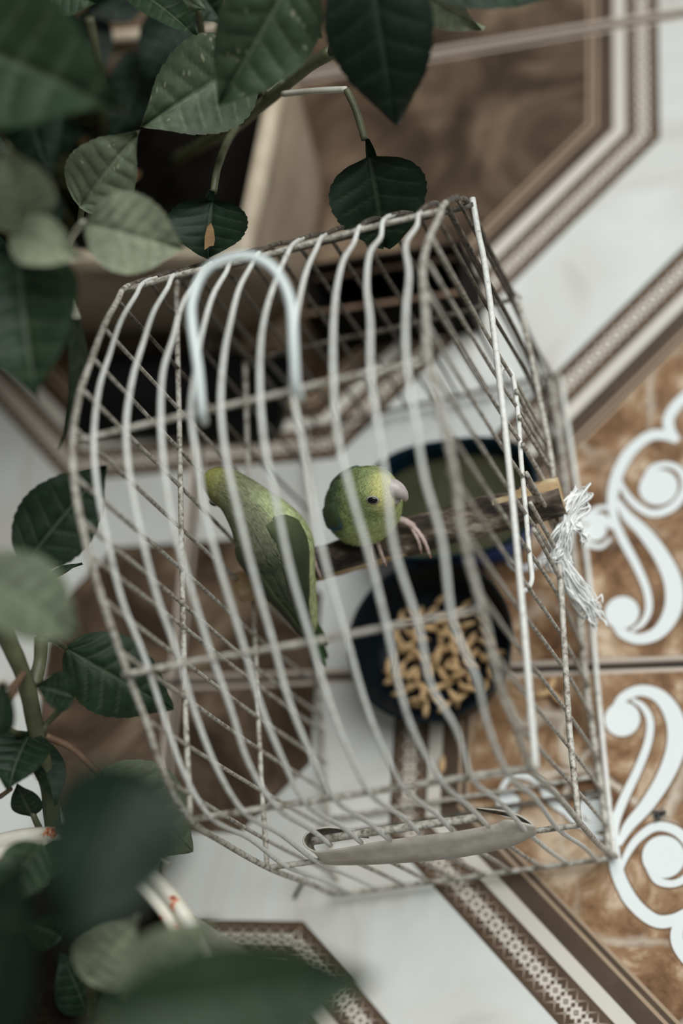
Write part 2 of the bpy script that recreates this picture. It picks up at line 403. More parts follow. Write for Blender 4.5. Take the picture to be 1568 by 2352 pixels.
tag(wb, 'unseen low plastered wall added to dim the far tiles', None, kind='structure')  # out of view; put in to cut light on the far tiles

# ------------------------------------------------------------------ bird cage (its own frame: x along the ridge, y towards the planter)
CO = Vector((0.1174, -0.1318, 0.0)); CYAW = 0.1326
cage = empty('bird_cage', CO, CYAW)
tag(cage, 'small arched wire bird cage of weathered white wire standing on the tiles', 'cage')
def cw(p):
    c, s = math.cos(CYAW), math.sin(CYAW)
    return Vector((CO.x + c * p[0] - s * p[1], CO.y + s * p[0] + c * p[1], p[2]))
CW, CL = 0.1604, 0.2955
profL = [(.2955, .207), (.289, .222), (.272, .245), (.252, .270), (.239, .280), (.216, .296), (.190, .309), (.169, .319), (.144, .325), (.122, .323), (.098, .313), (.076, .296), (.058, .278), (.036, .257), (.015, .235), (.001, .207)]
profR = [(.2965, .207), (.288, .223), (.274, .246), (.254, .270), (.240, .282), (.218, .299), (.194, .312), (.170, .321), (.144, .325), (.121, .320), (.098, .310), (.075, .299), (.046, .279), (.027, .262), (.014, .242), (.001, .207)]
rng = random.Random(3)
ribX = [0.0, .0097, .0256, .0413, .0560, .0695, .0868, .1021, .1194, .1341, .1503, CW]
wob = {8: .0016, 9: .0022, 10: .002, 11: .0022}
def roof(y, u):
    pr = [(a[0] * (1 - u) + b[0] * u, a[1] * (1 - u) + b[1] * u) for a, b in zip(profL, profR)]
    for (y0, z0), (y1, z1) in zip(pr, pr[1:]):
        if y1 <= y <= y0: return z1 + (z0 - z1) * (y - y1) / (y0 - y1)
    return .207
for k, x in enumerate(ribX):
    u = x / CW
    end = k in (0, 11)
    pr = []
    for (a, b) in zip(profL, profR):
        y = a[0] * (1 - u) + b[0] * u; z = a[1] * (1 - u) + b[1] * u
        w = wob.get(k, .0007)
        kink = .004 * math.exp(-((y - .235) / .012) ** 2) if k in (8, 9, 10) else 0
        pr.append(Vector((x + rng.uniform(-w, w), y, z + rng.uniform(-w, w) * .6 - kink)))
    dx = rng.uniform(-.0012, .0012)
    far = [Vector((x + dx, CL + .001, .008)), Vector((x - dx, CL + .002, .06)), Vector((x + dx * .5, CL + .003, .107)), Vector((x, CL + .001, .16))]
    near = [Vector((x, .0008, .16)), Vector((x + dx, -.0028, .107)), Vector((x - dx, -.0004, .05)), Vector((x + dx * .5, .0008, .008))]
    cut = .036 < x < .125
    if end: near[0].x -= .004 if k == 0 else 0
    if cut:
        tube('front_wire', smooth_path(near[1:], 5), .0012, M['wire'], cage)
        near = [near[0], Vector((x, -.0012, .1325 - .004 * (k % 3)))]
    rb = tube('rib', smooth_path(far + pr + near, 5), .00155 if end else .00120, M['wire_bright'] if not end else M['wire'], cage)
    rb.data.materials.append(M['wire_dark'])                      # darker wire colour on the side towards the planter
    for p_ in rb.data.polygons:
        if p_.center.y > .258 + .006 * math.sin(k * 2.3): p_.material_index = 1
def rail(name, pts, r=.0014, mat='wire', n=6): return tube(name, smooth_path(pts, n), r, M[mat], cage)
def jit(p, a=.0006): return (p[0] + rng.uniform(-a, a), p[1] + rng.uniform(-a, a), p[2] + rng.uniform(-a, a))
# lengthwise rails over the roof and along both walls
for y, z, mt in ((.2525, .2685, 'wire'), (.144, .3225, 'wire'), (.051, .2755, 'wire')):
    rail('rail', [jit((x, y, z)) for x in (-.001, .03, .06, .09, .12, CW)], mat=mt)
rail('rail', [jit((x, CL - .001, .207)) for x in (-.001, .05, .1, CW + .003)], .0016, 'wire_dark')
rail('rail', [jit((x, .002, .207), .0004) for x in (-.001, .05, .1, CW + .001)], .0016, 'wire')
rail('rail', [jit((x, -.0022, .107), .0004) for x in (-.001, .04, .08, .12, CW)], .0015, 'wire')
rail('rail', [jit((x, CL + .001, .107)) for x in (-.001, .05, .1, CW + .004)], .0014, 'wire_dark')
rail('rail', [(x, .0008, .007) for x in (.003, .05, .1, .158)], .0015)
rail('rail', [(x, CL + .003, .007) for x in (0, .05, .1, CW)], .0015, 'wire_dark')
rail('rail', [(x, .0355 + .02 * x, .0045) for x in (0, .05, .1, .156)], .0013, 'wire_dark')
rail('rail', [(x, .0455 + .01 * x, .0045) for x in (0, .05, .1, .156)], .0013, 'wire')
# crosswise rails of the two end panels
rail('rail', [(-.0004, CL, .207), (-.0012, .2731, .207), (-.0014, .2, .207), (-.0018, .128, .207), (-.0019, .06, .207), (-.0006, .001, .207)], .0015, 'wire')
rail('rail', [(-.002, CL + .001, .107), (-.0035, .1794, .107), (-.0033, .127, .107), (-.0034, .054, .107), (-.0022, -.0022, .107)], .0014, 'wire')
rail('rail', [(0, CL + .003, .007), (-.0018, .2, .007), (-.0018, .078, .007), (-.001, .027, .007), (.003, .0008, .007)], .0014)
rail('rail', [(.1632, .2985, .207), (.1638, .2773, .205), (.1650, .2614, .205), (.1656, .2283, .205), (.1656, .1941, .205), (.1653, .1565, .205), (.1646, .1182, .205), (.1634, .0711, .205), (.1622, .0343, .205), (.1611, .0019, .205)], .0016, 'wire_bright')
rail('rail', [(.1620, .3000, .107), (.1650, .2747, .107), (.1681, .2300, .107), (.1698, .1874, .107), (.1667, .1298, .107), (.1640, .0874, .107), (.1614, .0468, .107), (.1601, -.0022, .107)], .0016, 'wire')
rail('rail', [(CW, CL + .003, .008), (.1612, .2335, .008), (.1590, .1505, .008), (.1572, .0969, .008), (.1578, .0387, .008), (.1574, .0008, .008)], .0018, 'wire')
rail('rail', [(.166, CL + .003, .004), (.1668, .1772, .004), (.1632, .1055, .004), (.1606, .04, .004), (.1595, .0008, .004)], .0015, 'wire_bright')
# upright wires of the end panels: roof edge down to the base
yL = [.272, .239, .2155, .1933, .1719, .149, .1259, .1079, .0949, .0785, .0600, .0363, .014]
for y in yL:
    z1 = roof(y, 0) - .001
    b = rng.uniform(-.002, .002)
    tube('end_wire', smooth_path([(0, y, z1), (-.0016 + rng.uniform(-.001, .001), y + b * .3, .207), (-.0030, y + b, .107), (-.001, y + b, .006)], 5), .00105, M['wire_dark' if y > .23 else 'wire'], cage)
yR = [.283, .262, .240, .219, .199, .180, .160, .140, .120, .099, .079, .058, .037, .017]
for y in yR:
    z1 = roof(y, 1) - .001
    xm = .1650 - .004 * abs(y - .2) / .2
    xh = .168 - .0075 * abs(y - .2) / .2
    b = rng.uniform(-.0025, .0025)
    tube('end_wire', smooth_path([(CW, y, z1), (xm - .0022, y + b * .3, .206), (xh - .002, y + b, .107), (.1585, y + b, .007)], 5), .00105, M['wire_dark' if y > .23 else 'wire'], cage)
# little side door: a bent rod carrying six short wires, closed by the string
door = tube('side_door', smooth_path([(.1582, .2195, .163), (.1590, .2213, .163), (.1606, .2228, .163), (.1626, .2224, .163), (.1642, .2200, .163), (.1650, .2146, .163), (.1650, .1933, .163), (.1638, .1714, .163), (.1630, .1452, .163), (.1621, .1174, .163), (.1620, .1072, .163), (.1610, .1035, .163), (.1594, .1014, .163), (.1570, .1001, .163)], 6), .0013, M['wire_bright'], cage)
for y in (.2067, .1919, .1765, .1603, .1438, .1298):
    tube('door_wire', smooth_path([(.1662, y, .1665), (.1664, y - .001, .150), (.1690 - .0045 * abs(y - .19) / .1, y - .004, .106)], 5), .0012, M['wire'], door)
# carrying loop hooked on the roof rail
tube('handle', smooth_path([(.0590, .1405, .319), (.0626, .1400, .330), (.0649, .1546, .338), (.0647, .1752, .343), (.0661, .1844, .345), (.0710, .1943, .346), (.0791, .1985, .347), (.0910, .1984, .347), (.1001, .1933, .346), (.1057, .1850, .344), (.1087, .1727, .342), (.1074, .1544, .338), (.1048, .1420, .330), (.1030, .1410, .320)], 6), .0020, M['handle_wire'], cage)
# feeding slot in the near wall: a cut rod and a bent strip of sheet metal
tube('feeder_rod', [(.0335, .0012, .1365), (.06, .0014, .1372), (.119, .0010, .1368)], .0021, M['wire'], cage)
def feeder_strip():
    lower = [(.0542, .0060, .109), (.0361, .0105, .108), (.0265, .0095, .108), (.0232, .0052, .108), (.0262, .0000, .107), (.0310, -.0046, .106), (.0647, -.0085, .1065), (.0984, -.0100, .1065), (.1229, -.0086, .107), (.1352, -.0058, .108), (.1395, -.0030, .110), (.1330, .0030, .114), (.1241, .0065, .116), (.1130, .0100, .118)]
    upper = [(.0560, .0062, .120), (.0372, .0112, .121), (.0258, .0104, .120), (.0218, .0062, .1185), (.0252, .0014, .1185), (.0350, -.0012, .120), (.0692, -.0004, .121), (.1026, -.0008, .121), (.1203, .0000, .121), (.1290, .0005, .1235), (.1403, -.0022, .1165), (.1340, .0040, .118), (.1245, .0078, .1185), (.1132, .0106, .1188)]
    A, B = smooth_path(lower, 5), smooth_path(upper, 5)
    v = []; f = []
    for a, b in zip(A, B):
        for k in range(4): v.append(a.lerp(b, k / 3))
    for i in range(len(A) - 1):
        for k in range(3):
            q = i * 4 + k; f.append((q, q + 4, q + 5, q + 1))
    o = frompy('feeder_bracket', v, f, M['sheet'], cage)
    md = o.modifiers.new('thick', 'SOLIDIFY'); md.thickness = .0009; md.material_offset = 1
    o.data.materials.append(M['wire_dark'])  # dark inside of the curl: interior shade put into the colour
    return o
feeder_strip()

# ------------------------------------------------------------------ perch
def make_perch():
    path = smooth_path([cw(p) for p in ((-.0055, .1480, .1215), (.0459, .1539, .1215), (.1068, .1600, .1215), (.1755, .1650, .1215))], 14)
    n = 20; v = []; f = []; mi = []
    N_ = len(path)
    ax = (path[-1] - path[0]).normalized(); side = ax.cross(Vector((0, 0, 1))).normalized(); up = side.cross(ax)
    for i, p in enumerate(path):
        t = i / (N_ - 1); r0 = .0088 + .0018 * t
        for k in range(n):
            a = 2 * PI * k / n
            d = side * math.cos(a) + up * math.sin(a)
            q = p * 90 + d * 1.5
            r = r0 * (1 + .10 * noise.noise(q) + .05 * noise.noise(q * 3.1))
            v.append(p + d * r)
    for i in range(N_ - 1):
        t = i / (N_ - 1)
        for k in range(n):
            a = i * n + k; b = i * n + (k + 1) % n
            f.append((a, b, b + n, a + n))
            ang = 360 * k / n                      # 0 = near side, 90 = top
            bare = t < .06 or (ang > 318 or ang < 8) and t < .55 or (ang > 75 and ang < 140 and t > .86 + .05 * math.sin(k * 2.1))
            mi.append(1 if bare else 0)
    f.append(tuple(range(n - 1, -1, -1))); mi.append(1)
    f.append(tuple((N_ - 1) * n + k for k in range(n))); mi.append(1)
    o = frompy('perch', v, f, [M['bark'], M['bare_wood']], mi=mi)
    tag(o, 'rough bark branch laid across the inside of the cage as a perch', 'perch')
make_perch()

# ------------------------------------------------------------------ parrotlets
def interp(st, t):
    """Catmull-Rom over stations [(x,y,z,a,b)]"""
    n = len(st) - 1; x = min(max(t, 0), 1) * n; i = min(int(x), n - 1); u = x - i
    g = lambda k: st[min(max(k, 0), n)]
    p0, p1, p2, p3 = g(i - 1), g(i), g(i + 1), g(i + 2)
    return [0.5 * (2 * b + (c - a) * u + (2 * a - 5 * b + 4 * c - d) * u * u + (3 * b - a - 3 * c + d) * u ** 3) for a, b, c, d in zip(p0, p1, p2, p3)]

class Bird:
    def __init__(s, stations, dorsal):
        s.st = [tuple(cw(q[:3])) + tuple(q[3:]) for q in stations]
        d0 = cw(Vector(dorsal)) - cw((0, 0, 0)); s.dorsal = d0.normalized()
    def frame(s, t):
        e = interp(s.st, t); c = Vector(e[:3])
        a = Vector(interp(s.st, t - .02)[:3]) if t > .02 else Vector(interp(s.st, 0)[:3])
        b = Vector(interp(s.st, t + .02)[:3])
        ax = (b - a).normalized()
        up = (s.dorsal - ax * s.dorsal.dot(ax)).normalized(); lat = ax.cross(up)
        return c, ax, up, lat, max(e[3], .0004), max(e[4], .0004)
    def surf(s, t, th, off=0.0):
        c, ax, up, lat, a, b = s.frame(t)
        return c + up * math.cos(th) * (b + off) + lat * math.sin(th) * (a + off)
    def body(s, parent, paint, nt=150, nr=96):
        v = []; f = []; cols = []; uvs = []
        for i in range(nt + 1):
            t = i / nt
            for k in range(nr):
                th = 2 * PI * k / nr
                p = s.surf(t, th)
                w = noise.noise(p * 260) * .00035
                c, ax, up, lat, a, b = s.frame(t)
                p = p + (up * math.cos(th) + lat * math.sin(th)) * w
                row = t * 38 + 1.3 * noise.noise(p * 150); cx = (th / (2 * PI) * 26 + .5 * (int(row) % 2)) % 1.0     # rows of small rounded feathers
                edge = sstep(.55, 1.0, (row % 1.0) + 1.2 * (cx - .5) ** 2)
                col = paint(t, th, p); col = tuple(x * (1 - .16 * edge) for x in col)
                p = p - (up * math.cos(th) + lat * math.sin(th)) * (.00012 * edge)
                v.append(p); cols.append(col); uvs.append((t, k / nr))
        for i in range(nt):
            for k in range(nr):
                a = i * nr + k; b = i * nr + (k + 1) % nr
                f.append((a, b, b + nr, a + nr))
        f.append(tuple(range(nr - 1, -1, -1))); f.append(tuple(nt * nr + k for k in range(nr)))
        o = frompy('body', [p - parent.location for p in v], f, M['feather'], parent)
        paint_mesh(o.data, cols, uvs)
        return o

def plumage(bird, parent, body, paint, count, t_max, seed_, clear):
    """fine loose feather barbs lying along the body"""
    rs = random.Random(seed_); v = []; f = []; cc = []
    while len(v) < count * 4:
        t = rs.uniform(.02, t_max); th = rs.uniform(0, 2 * PI)
        p = bird.surf(t, th)
        if any((p - q).length < r for q, r in clear): continue
        c, ax, up, lat, a, b_ = bird.frame(t)
        nrm = (up * math.cos(th) + lat * math.sin(th)); sd_ = ax.cross(nrm)
        if rs.random() > min(1, max(a, b_) / .014): continue
        L = rs.uniform(.0018, .0034); w = rs.uniform(.00011, .00022)
        d = (ax + sd_ * rs.gauss(0, .22) + nrm * rs.uniform(.04, .20)).normalized()
        s2 = d.cross(nrm).normalized() * w
        b0 = p + nrm * .0001; tip = b0 + d * L - nrm * L * .10
        mid = b0 + d * L * .55
        k = len(v); v += [b0 - s2, b0 + s2, mid + s2 * .8 + nrm * .00008, mid - s2 * .8 + nrm * .00008, tip]
        f += [(k, k + 1, k + 2, k + 3), (k + 3, k + 2, k + 4)]
        col = paint(t, th, p); g = rs.uniform(.80, 1.28)
        cc += [tuple(x * g for x in col)] * 5
    o = frompy('plumage', [q - parent.location for q in v], f, M['barb'], body, smooth=False); o['kind'] = 'stuff'
    paint_mesh(o.data, cc)
    return o

def paint_mesh(me, cols, uvs=None):
    ca = me.color_attributes.new('col', 'FLOAT_COLOR', 'POINT')
    buf = []
    for c in cols: buf += [c[0], c[1], c[2], 1.0]
    ca.data.foreach_set('color', buf)
    if uvs:
        ul = me.uv_layers.new(name='UVMap')
        for l in me.loops: ul.data[l.index].uv = uvs[l.vertex_index]

def mixc(a, b, t):
    t = min(max(t, 0), 1); return tuple(x + (y - x) * t for x, y in zip(a, b))
def sstep(a, b, x):
    t = min(max((x - a) / (b - a), 0), 1); return t * t * (3 - 2 * t)

def ellipsoid(name, c, axes, mat, parent, seg=16, org=None):
    """axes: three scaled direction vectors"""
    v = []; f = []; rings = seg // 2
    for i in range(rings + 1):
        ph = PI * i / rings
        for k in range(seg):
            th = 2 * PI * k / seg
            v.append(c + axes[0] * math.sin(ph) * math.cos(th) + axes[1] * math.sin(ph) * math.sin(th) + axes[2] * math.cos(ph) - (parent.location if org is None else org))
    for i in range(rings):
        for k in range(seg):
            a = i * seg + k; b = i * seg + (k + 1) % seg
            f.append((a, b, b + seg, a + seg))
    return frompy(name, v, f, mat, parent)

def local(parent, pts): return [Vector(p) - parent.location for p in pts]

def wing(bird, parent, side, t0, t1, th0, th1, cols, tipx=.0):
    nu, nv = 40, 16; v = []; f = []; cc = []; uvs = []
    for i in range(nu + 1):
        s = i / nu; t = t0 + (t1 - t0) * s
        lo = th0 * (1 - .75 * s); hi = lo + (th1 - th0) * (1 - s) ** .62 * min(1, (s + .02) * 7) ** .5 + .04
        for j in range(nv + 1):
            q = j / nv
            th = lo + (hi - lo) * q
            saw = ((q * 5 + s * 2.2) % 1.0)
            off = .0010 + .00045 * saw * sstep(.30, .55, s) + tipx * s * s
            edge = min(q, 1 - q, s * 2, (1 - s) * 2)
            off -= .0014 * (1 - sstep(0, .14, edge))
            v.append(bird.surf(t, side * th, off) - parent.location)
            base = mixc(cols[0], cols[1], sstep(.05, .45, s + .12 * noise.noise(Vector((s * 9, q * 7, 3)))))
            base = mixc(base, cols[2], .65 * sstep(.80, 1.0, saw) * sstep(.3, .5, s))
            base = mixc(base, cols[3], sstep(.72, .90, q) * .9)
            base = mixc(cols[4], base, sstep(.0, .20, s) * (.25 + .75 * sstep(0, .16, min(q, 1 - q))))
            cc.append(base); uvs.append((s, q))
    W_ = nv + 1
    for i in range(nu):
        for j in range(nv):
            a = i * W_ + j
            f.append((a, a + W_, a + W_ + 1, a + 1) if side < 0 else (a, a + 1, a + W_ + 1, a + W_))
    o = frompy('wing', v, f, M['wing'], parent); paint_mesh(o.data, cc, uvs)
    md = o.modifiers.new('thick', 'SOLIDIFY'); md.thickness = .0009; md.offset = -1
    return o

def tail_feather(parent, p0, p1, w, nrm, col):
    L = 14; v = []; f = []; cc = []; uvs = []
    ax = (p1 - p0); n = (nrm - ax * nrm.dot(ax) / ax.length_squared).normalized(); sd = ax.normalized().cross(n)
    for i in range(L + 1):
        t = i / L; ww = w * (math.sin(PI * min(t * .62 + .28, 1)) ** .8) if t < 1 else w * .05
        for j in range(5):
            x = (j - 2) / 2
            v.append(p0 + ax * t + sd * ww * x - n * .0006 * x * x - n * .0015 * t * t - parent.location)
            cc.append(mixc(col, (.02, .03, .012), abs(x) * .35)); uvs.append((t * .5, x))
    for i in range(L):
        for j in range(4):
            a = i * 5 + j; f.append((a, a + 1, a + 6, a + 5))
    o = frompy('tail_feather', v, f, M['wing'], parent); paint_mesh(o.data, cc, uvs)
    md = o.modifiers.new('thick', 'SOLIDIFY'); md.thickness = .0006
    return o

def toe(parent, pts, r0=.0013):
    P = smooth_path([cw(p) for p in pts], 5); n = len(P)
    o = tube('toe', local(parent, P), r0, M['toe'], parent, rs=[r0 * (1.05 - .45 * i / (n - 1)) * (1 + .12 * math.sin(i * 2.1)) for i in range(n)])
    e = P[-1]; d = (P[-1] - P[-3]).normalized()
    C_ = [e - d * .0006, e + d * .0012 + Vector((0, 0, -.0002)), e + d * .0020 + Vector((0, 0, -.0011))]
    tube('claw', local(parent, [c - Vector((0, 0, 0)) for c in C_]), .0005, M['claw'], o, rs=[.00065, .00045, .00012])

# --- the left parrotlet, seen from behind, head turned away to the left
b1s = [(.0013, .1866, .1800, .0030, .0026), (.0037, .1851, .1805, .0066, .0062), (.0092, .1818, .1800, .0096, .0094), (.0176, .1747, .1790, .0112, .0110), (.0241, .1658, .1740, .0147, .0138), (.0284, .1576, .1670, .0187, .0170), (.0301, .1507, .1580, .0202, .0180), (.0306, .1404, .1460, .0160, .0145), (.0306, .1339, .1340, .0118, .0110), (.0303, .1242, .1180, .0066, .0060), (.0296, .1190, .1090, .0024, .0022)]
B1 = Bird(b1s, (-.05, -.62, .78))
bird1 = empty('parrotlet', cw((.028, .152, .131)))
tag(bird1, 'green parrotlet seen from behind with dark green wings, left one on the perch', 'bird', 'parrotlets on the perch')
def paint1(t, th, p):
    n = noise.noise(p * 180) * .5 + noise.noise(p * 520) * .35
    head = (.25, .25, .055); nape = (.165, .175, .100); back = (.062, .074, .042); rump = (.07, .095, .042); lit_flank = (.40, .45, .20)
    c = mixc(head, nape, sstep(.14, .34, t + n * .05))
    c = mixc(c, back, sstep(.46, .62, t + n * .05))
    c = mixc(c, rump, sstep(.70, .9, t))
    lat = math.sin(th)                            # + is the bird's right-hand side; side light is painted into one flank
    c = mixc(c, lit_flank, sstep(.45, .9, -lat) * sstep(.28, .46, t) * .9)
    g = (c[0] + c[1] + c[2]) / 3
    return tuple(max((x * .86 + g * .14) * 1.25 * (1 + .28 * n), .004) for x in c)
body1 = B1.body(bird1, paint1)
wc = [(.056, .070, .034), (.034, .045, .023), (.014, .020, .010), (.050, .070, .030), (.085, .105, .048)]
wing(B1, bird1, 1, .47, 1.0, .42, 1.62, wc, .0020)
wing(B1, bird1, -1, .45, .985, .40, 1.62, wc, .0012)
c_, ax_, up_, lat_, a_, b_ = B1.frame(.88)
for k, (dl, ln, w) in enumerate(((-.0042, .026, .0030), (.0042, .027, .0030), (-.002, .034, .0032), (.002, .035, .0032), (0, .038, .0030))):
    tail_feather(bird1, c_ + lat_ * dl * .6 + up_ * (.001 + .0006 * k), c_ + lat_ * dl + ax_ * ln + up_ * (.0008 * k - .002), w, up_, [(.075, .13, .040), (.06, .15, .05), (.05, .075, .03)][k % 3])
def on_body(o, parent, p):
    ok, loc, nr_, idx = o.closest_point_on_mesh(p - parent.location)
    return loc + parent.location, nr_.normalized()
for pp in ((.0048, .1735, .1790), (.0160, .1885, .1790)):
    pos, d = on_body(body1, bird1, cw(pp))
    tvec = d.cross(Vector((0, 0, 1))).normalized(); bv = d.cross(tvec)
    e = ellipsoid('eye', pos + d * .0005, (tvec * .0024, bv * .0020, d * .0011), M['eye'], bird1)
    ellipsoid('eye_ring', pos + d * .0001, (tvec * .0031, bv * .0026, d * .0006), M['eye_ring'], e, org=bird1.location)
hb = cw((.0040, .1868, .1745)); hd = cw((-.0030, .1900, .1620)) - hb
def beak(parent, P, rs, lowP, lowr, nost=None):
    o = tube('beak', local(parent, smooth_path(P, 5)), .003, M['beak'], parent, n=12, rs=[interp([(r,) for r in rs], i / (len(smooth_path(P, 5)) - 1))[0] for i in range(len(smooth_path(P, 5)))])
    tube('lower_mandible', local(parent, smooth_path(lowP, 4)), .002, M['beak'], o, n=10, rs=[interp([(r,) for r in lowr], i / (len(smooth_path(lowP, 4)) - 1))[0] for i in range(len(smooth_path(lowP, 4)))])
    return o
beak(bird1, [hb, hb + hd * .35, hb + hd * .75 + Vector((0, 0, -.002)), hb + hd * .8 + Vector((0, 0, -.006))], [.0045, .0042, .0030, .0006],
     [hb + Vector((0, 0, -.005)), hb + hd * .35 + Vector((0, 0, -.006)), hb + hd * .55 + Vector((0, 0, -.007))], [.0035, .003, .001])
for dx in (-.010, .010):
    for o2 in (-.0016, .0016):
        toe(bird1, [(.030 + dx, .162, .1345), (.030 + dx + o2, .155, .1345), (.030 + dx + o2 * 1.6, .148, .1325), (.030 + dx + o2 * 1.8, .1432, .1265)])

plumage(B1, bird1, body1, paint1, 5200, .62, 31, [(cw((.0048, .1735, .1790)), .0030), (cw((.0160, .1885, .1790)), .0030)])

# --- the right parrotlet, fluffed up, facing right with a pale beak
b2s = [(.0981, .1683, .1764, .0030, .0030), (.0963, .1668, .1763, .0078, .0075), (.0930, .1655, .1742, .0118, .0112), (.0893, .1652, .1705, .0141, .0138), (.0840, .1660, .1625, .0172, .0172), (.0782, .1680, .1525, .0196, .0196), (.0722, .1712, .1410, .0196, .0192), (.0655, .1755, .1275, .0150, .0145), (.0580, .1800, .1110, .0080, .0078), (.0530, .1830, .099, .0022, .0022)]
B2 = Bird(b2s, (-.72, .25, .62))
bird2 = empty('parrotlet', cw((.084, .160, .1315)))
tag(bird2, 'round fluffed green parrotlet with yellow face and pale beak, right one on the perch', 'bird', 'parrotlets on the perch')
eye2 = cw((.0905, .1530, .1830)); beak2 = cw((.1005, .1625, .1735)); wingb = cw((.060, .160, .150)); backp = cw((.058, .172, .160)); crown = cw((.086, .178, .176)); bellyp = cw((.084, .150, .150))
def paint2(t, th, p):
    n = noise.noise(p * 170) * .5 + noise.noise(p * 480) * .4
    c = (.235, .290, .105)
    c = mixc(c, (.42, .50, .19), sstep(.027, .009, (p - bellyp).length))
    c = mixc(c, (.190, .235, .085), sstep(.024, .009, (p - crown).length) * .7)
    c = mixc(c, (.070, .105, .050), sstep(.026, .013, (p - backp).length + n * .003))
    d = (p - beak2).length
    c = mixc(c, (.62, .58, .19), sstep(.0175, .0075, d + n * .002))
    c = mixc(c, (.70, .68, .36), sstep(.0095, .005, d) * .8)
    c = mixc(c, (.50, .42, .11), sstep(.0062, .0028, (p - eye2).length + n * .001) * .5)
    c = mixc(c, (.44, .52, .20), sstep(.016, .006, (p - cw((.102, .156, .155))).length) * .9)
    c = mixc(c, (.0, .13, .28), sstep(.0045, .002, (p - wingb).length + n * .001))
    g = (c[0] + c[1] + c[2]) / 3
    return tuple(max((x * .86 + g * .14) * 1.32 * (1 + .24 * n), .003) for x in c)
body2 = B2.body(bird2, paint2)
wc2 = [(.060, .088, .042), (.040, .066, .036), (.016, .034, .026), (.004, .10, .22), (.080, .115, .052)]
wing(B2, bird2, 1, .46, .97, .35, 1.25, wc2, .0010)
wing(B2, bird2, -1, .46, .97, .35, 1.25, wc2, .0010)
c_, ax_, up_, lat_, a_, b_ = B2.frame(.9)
for k, (dl, ln, w) in enumerate(((-.004, .020, .003), (.004, .020, .003), (-.002, .026, .0032), (.002, .026, .0032), (0, .029, .003))):
    tail_feather(bird2, c_ + lat_ * dl * .6 + up_ * (.001 + .0005 * k), c_ + lat_ * dl + ax_ * ln + up_ * .0006 * k, w, up_, (.05, .085, .035))
for pp in ((.0905, .1530, .1830), (.0930, .1830, .1660)):
    pos, d = on_body(body2, bird2, cw(pp))
    tv = (cw((1, -.12, -.28)) - cw((0, 0, 0))).normalized(); tv = (tv - d * tv.dot(d)).normalized(); bv = d.cross(tv)
    e = ellipsoid('eye', pos + d * .0005, (tv * .0026, bv * .0018, d * .0010), M['eye'], bird2)
    ellipsoid('eye_ring', pos + d * .0002, (tv * .0034, bv * .0024, d * .0006), M['eye_ring'], e, org=bird2.location)
bk = [cw(q) for q in ((.0958, .1638, .1748), (.0990, .1630, .1752), (.1020, .1613, .1745), (.1038, .1598, .1722), (.1042, .1586, .1690), (.1034, .1580, .1668))]
bo = beak(bird2, bk, [.0046, .0050, .0043, .0030, .0017, .0004], [cw(q) for q in ((.0965, .1612, .1690), (.0995, .1598, .1682), (.1015, .1592, .1676))], [.0040, .0036, .0016])
cerec = cw((.0972, .1636, .1765))
cdir = (bk[2] - bk[0]).normalized(); cs = cdir.cross(Vector((0, 0, 1))).normalized(); cu = cs.cross(cdir)
ce = ellipsoid('cere', cerec, (cs * .0042, cdir * .0014, cu * .0030), M['cere'], bird2)
for s_ in (-1, 1):
    ellipsoid('nostril', cerec + cs * s_ * .0028 + cu * .0026 + cdir * .0008, (cs * .00055, cdir * .0005, cu * .0005), M['nostril'], ce, 8, org=bird2.location)
leg = tube('leg', local(bird2, smooth_path([cw(q) for q in ((.0860, .1630, .1420), (.0938, .1610, .1385), (.0987, .1575, .1358))], 5)), .0019, M['toe'], bird2)
toe(bird2, [(.0980, .1580, .1362), (.1010, .1535, .1352), (.1030, .1490, .1328), (.1034, .1440, .1268)], .0014)
toe(bird2, [(.0970, .1588, .1360), (.0990, .1535, .1350), (.0998, .1496, .1322), (.0993, .1468, .1282)], .0013)
for o2 in (-.0018, .0018):
    toe(bird2, [(.076, .1610, .1350), (.076 + o2, .1540, .1345), (.076 + o2 * 1.5, .1480, .1318), (.076 + o2 * 1.7, .1440, .1270)])

plumage(B2, bird2, body2, paint2, 6200, .80, 32, [(cw((.0905, .1530, .1830)), .0040), (cw((.0930, .1830, .1660)), .0035), (cw((.0985, .1630, .1745)), .0052)])

# ------------------------------------------------------------------ bowls and seed
def lathe(name, prof, mat, parent=None, seg=64, sx=1.0, sy=1.0, power=2.0, rot=0.0, close=False, cap=True):
    v = []; f = []
    for r, z in prof:
        for k in range(seg):
            a = 2 * PI * k / seg; c, s = math.cos(a), math.sin(a)
            x = math.copysign(abs(c) ** (2 / power), c) * r * sx; y = math.copysign(abs(s) ** (2 / power), s) * r * sy
            v.append((x * math.cos(rot) - y * math.sin(rot), x * math.sin(rot) + y * math.cos(rot), z))
    for i in range(len(prof) - 1):
        for k in range(seg):
            a = i * seg + k; b = i * seg + (k + 1) % seg
            f.append((a, b, b + seg, a + seg))
    if cap: f.append(tuple(range(seg - 1, -1, -1)))
    if close: f.append(tuple((len(prof) - 1) * seg + k for k in range(seg)))
    return frompy(name, v, f, mat, parent)
bowl = empty('seed_bowl', (.1752, .0085, 0))
tag(bowl, 'round dark navy bowl half full of oat seeds on the tiles inside the cage', 'bowl')
lathe('bowl_wall', [(.030, 0), (.036, .0004), (.042, .010), (.0465, .028), (.0488, .0355), (.0490, .037), (.0480, .0376), (.0470, .037), (.0445, .028), (.040, .011), (.036, .0062), (.020, .0052), (.0005, .005)], M['bowl_dark'], bowl)
dish = empty('water_dish', (.1845, .0935, 0), .05)
tag(dish, 'blue plastic oval water dish behind the seed bowl under the perch', 'dish')
